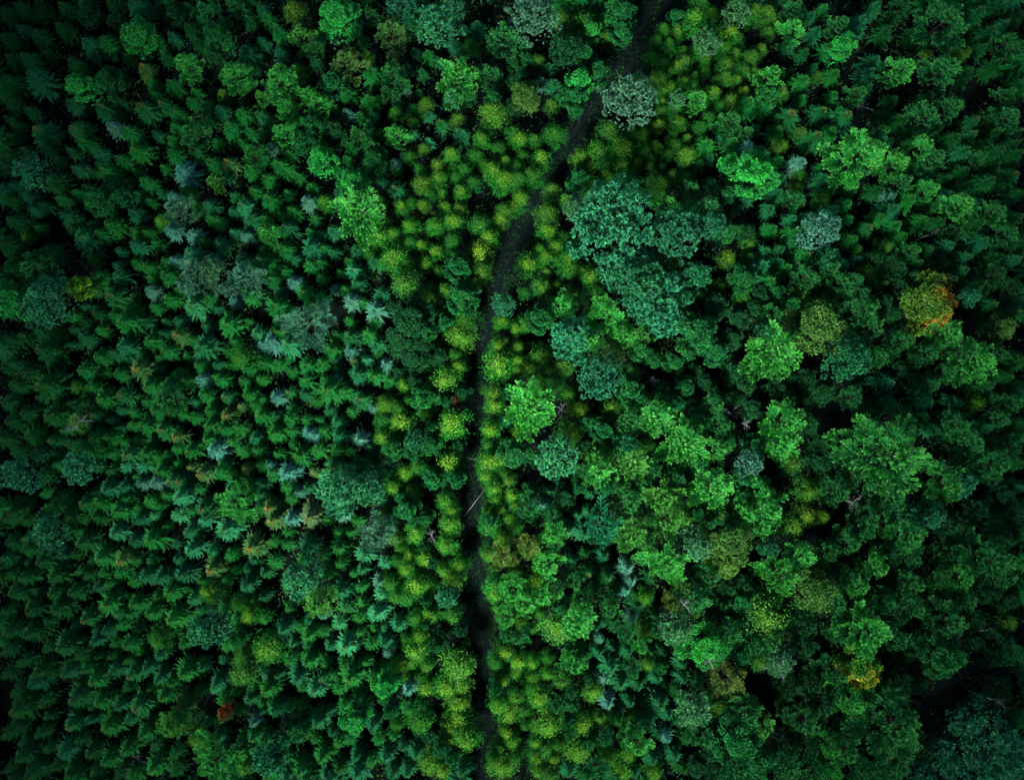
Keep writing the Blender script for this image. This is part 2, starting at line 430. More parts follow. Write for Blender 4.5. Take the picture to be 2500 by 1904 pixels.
# kind letter + tone letter; kinds: s spruce, b birch, o broadleaf, f spreading pine, c round pine, w bare tree
# trees with a look of their own: tile, x, y, r, code, label, short reference for their neighbours
MARKS = [
 (1, 86, 21, 11, 'ol', 'bright green lumpy broadleaf tree alone among dark spruces near the top left corner', 'the bright lumpy broadleaf in the top left'),
 (1, 50, 54, 9, 'ol', 'bright green broadleaf beside a black gap, joined to a darker crown on its right', 'the bright broadleaf beside the black gap'),
 (1, 22, 50, 10, 'st', 'long dusky teal spruce leaning to the upper left above a black gap', 'the long leaning teal spruce'),
 (1, 136, 22, 10, 'og', 'round dark green broadleaf under a spiky pine at the top edge', 'the round dark broadleaf under a spiky pine'),
 (1, 118, 41, 8, 'fl', 'vivid green ragged pine with small lit fingers among dark top-left trees', 'the vivid ragged pine'),
 (1, 147, 48, 9, 'fl', 'bright emerald tree with finger-like boughs below a pale teal spruce', 'the emerald finger-boughed tree'),
 (1, 20, 108, 10, 'ct', 'wide dull blue-green conifer near the left edge, upper half', 'the wide dull blue-green conifer'),
 (1, 115, 108, 9, 'sp', 'frosty pale teal spruce with a pointed top, above a second frosty cluster', 'the frosty pointed spruce'),
 (1, 62, 126, 9, 'og', 'flat-topped dark green broadleaf amid the left plantation spruces', 'the flat-topped dark broadleaf'),
 (1, 113, 133, 9, 'fp', 'frosty pale teal ragged conifer with loose drooping sprays', 'the frosty ragged conifer'),
 (1, 25, 83, 9, 'so', 'broad dark spruce with a faint brown tip near the left edge', 'the broad brown-tipped left-edge spruce'),
 (2, 54, 10, 13, 'ol', 'large bright green broadleaf with yellowish lit edges by the top edge', 'the large bright top-edge broadleaf'),
 (2, 26, 6, 7, 'bo', 'small ochre and olive bush-like tree touching the top edge', 'the ochre top-edge tree'),
 (2, 116, 14, 13, 'ct', 'massive grey-teal round pine cut by the top edge, left of the path', 'the massive grey-teal top-edge pine'),
 (2, 86, 21, 10, 'fv', 'olive pine with separate upright tufts, below the top edge', 'the olive tufted pine'),
 (2, 57, 39, 10, 'fv', 'khaki feathery conifer with fanned boughs pointing up', 'the khaki fan-shaped conifer'),
 (2, 16, 51, 11, 'fl', 'loose leafy green tree with a thin pale limb showing through', 'the loose tree with a pale limb'),
 (2, 128, 48, 14, 'fl', 'big bright pine with long pointed arms, a grey-blue spruce tucked under it', 'the long-armed bright pine'),
 (2, 158, 24, 11, 'fg', 'green spiky pine right beside the pale top-edge pine', 'the green spiky pine by the pale one'),
 (2, 128, 74, 6, 'bo', 'amber yellow birch standing apart above the yellow birches', 'the amber birch standing apart'),
 (2, 108, 65, 6, 'bo', 'rusty ochre birch, highest of the ochre crowns left of the path', 'the highest rusty ochre birch'),
 (2, 151, 70, 10, 'bl', 'large lime green dappled birch, double the size of its neighbours', 'the large lime dappled birch'),
 (2, 106, 115, 6, 'bo', 'golden yellow birch with a brown heart among dark gaps', 'the golden brown-hearted birch'),
 (2, 43, 101, 9, 'ol', 'rounded bright green broadleaf halfway between two dark gaps', 'the rounded bright broadleaf'),
 (2, 63, 115, 10, 'ol', 'glossy mid-green broadleaf just behind the yellow-tipped tree', 'the glossy broadleaf behind the yellow-tipped tree'),
 (2, 65, 134, 17, 'fb', 'large brilliant green tree with yellow finger tips left of the birches', 'the brilliant yellow-tipped tree'),
 (2, 77, 148, 9, 'by', 'broad yellow-olive birch at the foot of the brilliant yellow-tipped tree', 'the broad yellow-olive birch'),
 (2, 126, 139, 8, 'by', 'glowing yellow birch, right one of a bright touching pair', 'the glowing yellow birch pair'),
 (3, 16, 10, 15, 'cp', 'pale silvery teal pine cut by the top edge left of the path', 'the pale silvery top-edge pine'),
 (3, 37, 30, 11, 'od', 'dark green broadleaf dome beside the upper path', 'the dark dome beside the upper path'),
 (3, 45, 50, 9, 'ol', 'vivid green column-like broadleaf left of the upper path', 'the vivid column-like broadleaf'),
 (3, 11, 60, 10, 'ov', 'olive green upright broadleaf left of the upper path', 'the olive upright broadleaf'),
 (3, 74, 62, 16, 'cp', 'big pale sage two-lobed tree on the right bank of the upper path', 'the pale sage tree by the path'),
 (3, 145, 8, 8, 'cl', 'mint green round tree amid yellow birches at the top right', 'the mint green top tree'),
 (3, 126, 25, 8, 'cl', 'soft teal-green round tree within the upper birch stand', 'the soft teal tree in the birch stand'),
 (3, 119, 61, 7, 'fl', 'small vivid green tree in the middle of the olive birch stand', 'the small vivid tree in the birch stand'),
 (3, 150, 57, 5, 'bo', 'brownish gold birch on the right fringe of the upper stand', 'the brownish gold birch'),
 (3, 96, 78, 5, 'bo', 'thin rust-tinged birch below the pale sage tree', 'the rust-tinged thin birch'),
 (3, 154, 108, 16, 'ol', 'large open-crowned bright green broadleaf, right of the birch stand', 'the large open-crowned broadleaf'),
 (3, 24, 135, 9, 'bv', 'dull olive birch on the right bank at the path bend', 'the dull olive birch at the bend'),
 (3, 66, 142, 26, 'ct', 'enormous teal round pine with puffy clumps, biggest crown near the path', 'the enormous teal pine'),
 (3, 105, 147, 17, 'ct', 'teal round pine joined to the right side of the enormous one', 'the teal pine right of the enormous one'),
 (3, 8, 124, 6, 'by', 'bright yellow birch on the left bank of the path bend', 'the bright yellow bend birch'),
 (4, 22, 19, 9, 'fl', 'green pine with yellow-orange specks near the top right', 'the yellow-specked pine'),
 (4, 54, 28, 9, 'ol', 'rounded fresh green tree with a lit right edge at the top right', 'the fresh green top-right tree'),
 (4, 118, 12, 16, 'fg', 'wide-spread dark pine with lit boughs near the top right corner', 'the wide-spread top-right pine'),
 (4, 7, 48, 9, 'fl', 'bright jagged green tree right of the olive birch stand', 'the bright jagged tree'),
 (4, 115, 46, 12, 'fg', 'broad green spiky pine below the wide-spread corner pine', 'the broad spiky right pine'),
 (4, 65, 95, 18, 'fb', 'large bright green pine with pointed arms and a few yellow sprays', 'the large right-hand pine with yellow sprays'),
 (4, 27, 102, 7, 'sp', 'silvery blue spruce with a ragged edge left of a large bright pine', 'the silvery ragged spruce'),
 (4, 42, 146, 12, 'cp', 'pale blue-teal puffy pine in the right plantation', 'the pale blue-teal puffy pine'),
 (4, 127, 130, 9, 'fl', 'yellow-green lit sprig of a pine among very dark right-side trees', 'the lit sprig on the dark right side'),
 (4, 87, 104, 10, 'fl', 'green pine with a lit yellow right edge in the dark right side', 'the pine with a lit right edge'),
 (4, 152, 95, 9, 'sd', 'very dark heavy spruce near the right edge, upper half', 'the heavy dark right-edge spruce'),
 (5, 2, 25, 14, 'ol', 'bright green broadleaf cut by the left edge', 'the bright left-edge broadleaf'),
 (5, 30, 26, 15, 'ct', 'big dark teal round pine beside the bright left-edge broadleaf', 'the big dark teal left pine'),
 (5, 49, 17, 8, 'oz', 'lime yellow broadleaf standing out in the left plantation', 'the lime yellow broadleaf'),
 (5, 121, 9, 11, 'fp', 'frosty blue-green pine, left one of a frosty trio', 'the left frosty pine of the trio'),
 (5, 153, 12, 11, 'fp', 'frosty blue-green pine, right one of a frosty trio', 'the right frosty pine of the trio'),
 (5, 70, 25, 8, 'so', 'teal spruce with an orange-brown heart near the lime yellow broadleaf', 'the orange-hearted spruce'),
 (5, 29, 59, 11, 'sd', 'large dark feathery spruce at the edge of a black hollow, far left', 'the large dark spruce by the hollow'),
 (5, 28, 81, 12, 'sd', 'big dark spruce lying leftward, below the black hollow', 'the big dark spruce below the hollow'),
 (5, 78, 88, 7, 'so', 'dark spruce with a golden orange patch on its left side', 'the gold-patched spruce'),
 (5, 49, 103, 8, 'bv', 'half-bare olive tree with grey twigs in the left plantation', 'the half-bare olive tree'),
 (5, 12, 138, 11, 'ct', 'tall dark teal pine of two lobes by the left edge', 'the two-lobed teal left-edge pine'),
 (5, 48, 134, 10, 'ct', 'dull teal fluffy pine in the lower left plantation', 'the dull teal fluffy pine'),
 (5, 127, 57, 10, 'st', 'large teal spruce with a brownish left tip mid-plantation', 'the large brown-tipped teal spruce'),
 (5, 127, 77, 6, 'sp', 'small silvery spruce shining among mid-green spruces', 'the small silvery spruce'),
 (5, 136, 121, 8, 'sp', 'whitish teal spruce with a grey left flank', 'the whitish grey-flanked spruce'),
 (5, 145, 155, 13, 'fl', 'bright green yellow-topped tree inside the left plantation', 'the bright yellow-topped plantation tree'),
 (6, 32, 41, 15, 'fp', 'large pale grey-green feathery conifer in the middle of the plantation', 'the large pale feathery conifer'),
 (6, 96, 14, 12, 'bv', 'big olive yellow birch with two rounded lobes', 'the big two-lobed olive birch'),
 (6, 76, 33, 8, 'sp', 'pale grey-teal spruce right of a dark gap', 'the pale grey spruce by the gap'),
 (6, 101, 41, 14, 'od', 'dark green knobbly broadleaf left of the mid path', 'the dark knobbly broadleaf'),
 (6, 143, 6, 8, 'bv', 'dusty yellow birch leaning over the path edge', 'the dusty yellow path-edge birch'),
 (6, 121, 76, 10, 'by', 'brilliant yellow-green birch with a pale heart left of the path', 'the brilliant pale-hearted birch'),
 (6, 155, 30, 7, 'ct', 'lone teal pine sapling standing on the right edge of the path', 'the lone teal sapling by the path'),
 (6, 152, 67, 9, 'by', 'bright yellow-green birch hugging the right edge of the path', 'the bright path-hugging birch'),
 (6, 126, 105, 11, 'by', 'large glowing yellow birch touching the left edge of the path', 'the large glowing birch by the path'),
 (6, 127, 91, 4, 'br', 'small red-brown bush left of the path', 'the red-brown bush'),
 (6, 102, 115, 7, 'ct', 'teal round tree surrounded by green birches left of the path', 'the teal tree among birches'),
 (6, 67, 115, 7, 'sp', 'bright frosty spruce beside a black gap', 'the bright frosty spruce by a gap'),
 (6, 87, 145, 7, 'by', 'intensely yellow birch, brightest of the left stand', 'the intensely yellow birch'),
 (6, 52, 146, 13, 'ct', 'wide teal pine with pale sprays in the centre left', 'the wide teal pine with pale sprays'),
 (6, 21, 135, 8, 'sp', 'grey-white teal spruce left of the wide teal pine', 'the grey-white spruce'),
 (6, 67, 90, 7, 'so', 'green spruce with a speckled orange crown near the birches', 'the orange-speckled spruce'),
 (7, 83, 16, 16, 'ct', 'teal puffy pine directly below the enormous one', 'the puffy pine below the enormous one'),
 (7, 100, 36, 13, 'ct', 'teal pine with fine bare twigs at its lower right', 'the teal pine with bare twigs'),
 (7, 40, 50, 13, 'ct', 'blue-green rounded pine right of the yellow path-side birches', 'the blue-green rounded pine'),
 (7, 62, 37, 13, 'fl', 'fresh green tree with yellow-brown patch between two teal pines', 'the fresh tree with a brown patch'),
 (7, 58, 75, 14, 'ct', 'soft teal dome-shaped pine standing by itself', 'the soft teal dome pine'),
 (7, 16, 95, 17, 'fb', 'large coral-like bright pine with yellow tips, a small bare tree at its right', 'the coral-like bright pine'),
 (7, 7, 113, 6, 'bo', 'mustard birch at the lower left foot of the coral-like pine', 'the mustard birch'),
 (7, 45, 97, 6, 'bo', 'mustard yellow birch right of the small bare tree', 'the mustard birch by the bare tree'),
 (7, 40, 111, 8, 'bv', 'pale olive birch of two stacked lobes right of the coral-like pine', 'the pale olive two-lobed birch'),
 (7, 120, 47, 14, 'og', 'broad dim green broadleaf in the shade right of the teal pines', 'the broad dim broadleaf'),
 (7, 94, 101, 12, 'fl', 'layered green pine with upswept lit tips, centre right', 'the layered upswept pine'),
 (7, 113, 118, 14, 'fb', 'brilliant light green pine with broad yellow boughs and white twigs', 'the brilliant broad-boughed pine'),
 (7, 155, 129, 9, 'cp', 'pale minty pine with flat horizontal sprays', 'the pale minty flat-sprayed pine'),
 (7, 30, 128, 13, 'ct', 'dark blue-teal pine in shadow below the coral-like pine', 'the dark blue-teal pine'),
 (7, 57, 135, 12, 'fl', 'green pine with yellowish lit left lobes, centre', 'the pine with lit left lobes'),
 (7, 79, 130, 11, 'fy', 'olive pine with a few orange-yellow tufts at its top', 'the olive pine with orange tufts'),
 (7, 98, 152, 14, 'fy', 'lemon yellow tufted pine, the yellowest pine of the right half', 'the lemon yellow pine'),
 (7, 130, 148, 15, 'fb', 'large green pine with golden tips below a fallen bare crown', 'the large golden-tipped pine'),
 (7, 21, 156, 6, 'sp', 'cyan blue spruce alone in a dark patch right of the path', 'the cyan spruce'),
 (8, 38, 42, 20, 'ov', 'huge rounded olive-green broadleaf with a bleached limb on top', 'the huge rounded olive broadleaf'),
 (8, 13, 60, 18, 'fb', 'large bright tree with yellow fingers overlapping the huge olive broadleaf', 'the bright tree overlapping the olive broadleaf'),
 (8, 57, 64, 14, 'cg', 'blue-green jagged tree at lower right of the huge olive broadleaf', 'the jagged tree beside the olive broadleaf'),
 (8, 110, 27, 19, 'ox', 'yellow-green broadleaf turning orange on its right side', 'the orange-sided broadleaf'),
 (8, 138, 66, 15, 'fl', 'green layered pine with lit right edge below the orange-sided broadleaf', 'the layered pine under the orange-sided tree'),
 (8, 18, 103, 14, 'fl', 'tall green tree with two lit yellow shelves', 'the tree with lit yellow shelves'),
 (8, 33, 147, 10, 'bv', 'olive tree with a rusty upright sprig beside a bleached bare tree', 'the olive tree with a rusty sprig'),
 (8, 84, 126, 27, 'fh', 'gigantic deep green pine with many radiating spiky boughs', 'the gigantic spiky pine'),
 (8, 119, 143, 14, 'fh', 'green pine at the lower right shoulder of the gigantic one', 'the pine at the giant shoulder'),
 (8, 130, 144, 8, 'ct', 'dusky teal pine at the right rim of the gigantic green one', 'the dusky teal pine'),
 (9, 28, 12, 10, 'ct', 'turquoise tinted pine in the dark lower left', 'the turquoise lower-left pine'),
 (9, 142, 11, 9, 'sl', 'light green spruce with a speckled bright top', 'the speckled light green spruce'),
 (9, 158, 21, 9, 'sy', 'teal spruce with a bright yellow top', 'the yellow-topped teal spruce'),
 (9, 133, 51, 7, 'by', 'small lime birch lost in the lower left spruces', 'the small lost lime birch'),
 (9, 132, 73, 12, 'cg', 'tall pale green double-crowned conifer above a black hole', 'the double-crowned conifer'),
 (9, 157, 65, 7, 'by', 'yellow lime birch right of the double-crowned conifer', 'the lime birch by the double crown'),
 (9, 98, 80, 9, 'bg', 'dotted green broadleaf in the lower left plantation', 'the dotted green broadleaf'),
 (9, 153, 103, 11, 'bv', 'tall lime olive birch with a long vertical crown', 'the long lime olive birch'),
 (9, 141, 127, 5, 'or', 'scarlet red leaved small maple in the lower left plantation', 'the scarlet maple'),
 (9, 108, 134, 9, 'fy', 'green pine with yellowish left edge near the scarlet maple', 'the yellow-edged pine by the maple'),
 (9, 136, 158, 14, 'fl', 'bright green spreading pine at the bottom edge, left half', 'the spreading bottom-edge pine'),
 (9, 48, 116, 10, 'sd', 'dark wide spruce with brown tip over a black gap, bottom left', 'the wide brown-tipped spruce'),
 (9, 12, 124, 10, 'sd', 'dim star-shaped spruce near the left edge, bottom', 'the dim star-shaped spruce'),
 (10, 76, 14, 11, 'fp', 'bright silvery cyan pine left of the path, like frost', 'the silvery cyan pine'),
 (10, 31, 43, 12, 'ct', 'dusky teal shaggy pine beside a dark hollow', 'the dusky shaggy pine'),
 (10, 40, 56, 10, 'fy', 'green conifer with a yellow line down its middle', 'the yellow-lined conifer'),
 (10, 7, 87, 9, 'by', 'yellow birch with a mustard lower edge right of the long lime one', 'the yellow mustard-edged birch'),
 (10, 101, 14, 7, 'by', 'lemon birch beside a faint bare tree left of the path', 'the lemon birch by a bare tree'),
 (10, 111, 64, 7, 'by', 'gold-lime birch near dark ground left of the path', 'the gold-lime birch'),
 (10, 121, 54, 7, 'ct', 'dark teal pine overhanging the left side of the path', 'the dark teal path-side pine'),
 (10, 128, 98, 11, 'bl', 'tall lime green birch clump hugging the lower path', 'the tall lime lower-path birch'),
 (10, 84, 107, 9, 'ol', 'pure green broadleaf among teal spruces at the bottom', 'the pure green bottom broadleaf'),
 (10, 97, 111, 7, 'sp', 'icy blue spruce right of the pure green broadleaf', 'the icy blue spruce'),
 (10, 64, 131, 10, 'ol', 'broad bright green tree with a scalloped edge near the bottom', 'the scalloped bright tree'),
 (10, 12, 155, 11, 'cg', 'rosette-like teal-green conifer near the bottom edge', 'the rosette-like conifer'),
 (10, 134, 143, 9, 'by', 'bright yellow birch leaning over the lowest stretch of path', 'the yellow lowest-path birch'),
 (10, 156, 30, 8, 'fo', 'orange-boughed pine right beside the path', 'the orange-boughed pine'),
 (10, 163, 47, 9, 'fl', 'vivid green clumpy pine below the orange-boughed one', 'the vivid clumpy pine'),
 (11, 12, 22, 8, 'fo', 'ochre-tufted pine between the orange-boughed pine and a bright green star', 'the ochre-tufted pine'),
 (11, 29, 13, 8, 'fl', 'bright lime star-shaped pine right of the ochre-tufted one', 'the lime star-shaped pine'),
 (11, 17, 44, 7, 'by', 'solid golden yellow birch amid vivid green pines', 'the solid golden birch'),
 (11, 60, 9, 12, 'ft', 'sea green fern-like pine in the lower middle', 'the sea green fern-like pine'),
 (11, 78, 15, 13, 'fy', 'yellow-green dappled pine right of the sea green one', 'the yellow-green dappled pine'),
 (11, 101, 32, 14, 'fb', 'bright green starfish-shaped pine with a pale centre', 'the starfish-shaped pine'),
 (11, 119, 19, 11, 'cl', 'pale green round tree veined with white twigs', 'the white-veined pale tree'),
 (11, 139, 17, 16, 'ov', 'broad dull green broadleaf with a finely textured round crown', 'the broad dull textured broadleaf'),
 (11, 44, 70, 12, 'fl', 'lush bright green tree, right of an olive birch', 'the lush bright tree'),
 (11, 30, 72, 10, 'bv', 'olive feathered birch left of the lush bright tree', 'the olive feathered birch'),
 (11, 106, 57, 6, 'fo', 'small golden orange tree wrapped in white bare branches', 'the golden tree with white branches'),
 (11, 107, 71, 10, 'cl', 'pale green tree topped with white dead twigs', 'the pale tree with dead twigs'),
 (11, 128, 84, 15, 'ol', 'dense bright green egg-shaped tree with white twigs at its foot', 'the dense egg-shaped tree'),
 (11, 137, 107, 12, 'fz', 'golden brown feathery conifer beside a black gap', 'the golden brown conifer'),
 (11, 118, 124, 11, 'cl', 'pale green speckled tree left of the golden brown conifer', 'the pale speckled tree'),
 (11, 144, 144, 17, 'og', 'large spreading green broadleaf with yellow flecks at the bottom right', 'the large yellow-flecked broadleaf'),
 (11, 48, 135, 8, 'by', 'brightest yellow birch of the lower right stand, orange tinted', 'the orange-tinted yellow birch'),
 (11, 43, 97, 8, 'fl', 'fresh green tree with tiered boughs above the lower birches', 'the fresh tiered tree'),
 (11, 63, 97, 8, 'st', 'sea-green spruce, largest star in the dark lower spruces', 'the largest sea-green star spruce'),
 (11, 82, 145, 10, 'fl', 'green pine with one long lit drooping bough', 'the pine with a drooping lit bough'),
 (11, 100, 141, 6, 'sp', 'cyan tinged spruce lost in a black patch near the bottom', 'the cyan spruce in a black patch'),
 (12, 37, 48, 16, 'ov', 'wide dull olive-green broadleaf with ragged edges, lower right', 'the wide ragged olive broadleaf'),
 (12, 14, 40, 13, 'fl', 'bright light green pine with a dangling lit bough, lower right', 'the light green dangling-bough pine'),
 (12, 7, 68, 14, 'bv', 'tall yellow-olive leafy tree above a half-dead pale one', 'the tall yellow-olive tree'),
 (12, 70, 77, 17, 'fl', 'lit green pine standing right above a yellow-splashed tree', 'the lit pine above the yellow splash'),
 (12, 65, 97, 14, 'oy', 'broadleaf splashed with bright yellow leaves in the lower right', 'the yellow-splashed broadleaf'),
 (12, 60, 119, 11, 'fl', 'dark pine with one lit layered bough below the yellow-splashed tree', 'the pine with a lit layered bough'),
 (12, 86, 136, 22, 'fg', 'huge dim green needle-leaved pine left of the big black gap', 'the huge dim pine by the black gap'),
 (12, 148, 150, 24, 'ct', 'huge smooth teal tree filling the bottom right corner', 'the huge teal corner tree'),
 (12, 121, 69, 14, 'fg', 'green pine with lit rounded boughs above the big black gap', 'the rounded-bough pine above the gap'),
 (12, 118, 92, 15, 'og', 'dark heavy broadleaf crowning the upper rim of the big black gap', 'the heavy broadleaf on the gap rim'),
 (12, 146, 28, 17, 'fg', 'massive dark green pine near the right edge, lower half', 'the massive dark right-edge pine'),
 (12, 97, 14, 15, 'fh', 'large green pine just under the gigantic spiky one', 'the large pine under the giant'),
 (12, 27, 29, 10, 'fl', 'bright green pine with pale lit tips above the wide ragged olive broadleaf', 'the bright pine above the ragged broadleaf'),
]
# bare trees and fallen stems: tile, x, y, r (tenths), style, label
BARE = [
 (4, 66, 67, 7, 'l', 'silvery bare fallen crown, combed in one direction, in a dark gap at the top right'),
 (3, 116, 148, 5, 'u', 'bleached white snag on the right side of the teal pines'),
 (7, 92, 77, 5, 'u', 'white forked snag alone in the dark right of the soft teal dome pine'),
 (7, 34, 96, 6, 'u', 'small grey bare tree between the coral-like pine and a mustard birch'),
 (7, 141, 98, 8, 'u', 'white bare branches lying over a green pine, centre right'),
 (7, 151, 105, 6, 'u', 'thin pale greenish bare twigs right of the white bare branches'),
 (7, 141, 137, 7, 'l', 'fallen bare crown with forked silver limbs above the large golden-tipped pine'),
 (8, 61, 155, 11, 'u', 'bleached bare tree with many curved branches below the gigantic spiky pine'),
 (8, 148, 96, 7, 'l', 'faint grey fallen stem on black ground near the right edge'),
 (8, 143, 107, 6, 'l', 'short pale crooked dead stem in the dark right margin'),
 (12, 14, 97, 11, 'u', 'half-dead tree with a fan of pale grey-green bare twigs'),
 (11, 128, 94, 6, 'u', 'white antler-like dead twigs at the foot of the dense egg-shaped tree'),
 (11, 112, 58, 7, 'u', 'white bare branching tree beside the small golden orange tree'),
 (12, 152, 70, 8, 'l', 'long pale fallen trunk in the dark near the right edge'),
 (12, 152, 8, 8, 'l', 'grey fallen crown close to the right edge, upper part of the lower right'),
 (12, 153, 118, 7, 'l', 'slim crooked pale dead stem above the huge teal corner tree'),
 (9, 88, 155, 6, 'l', 'dim bare crown lying in the dark at the bottom left'),
 (10, 112, 14, 6, 'u', 'faint bare tree with dark spreading twigs left of the path'),
 (5, 49, 103, 11, 'u', 'thin grey bare twigs sticking out around the half-bare olive tree'),
 (4, 112, 148, 5, 'l', 'thin pale dead stick in the dark upper right plantation'),
 (8, 155, 48, 6, 'l', 'small pale dead branch right of the layered pine, near the right edge'),
]
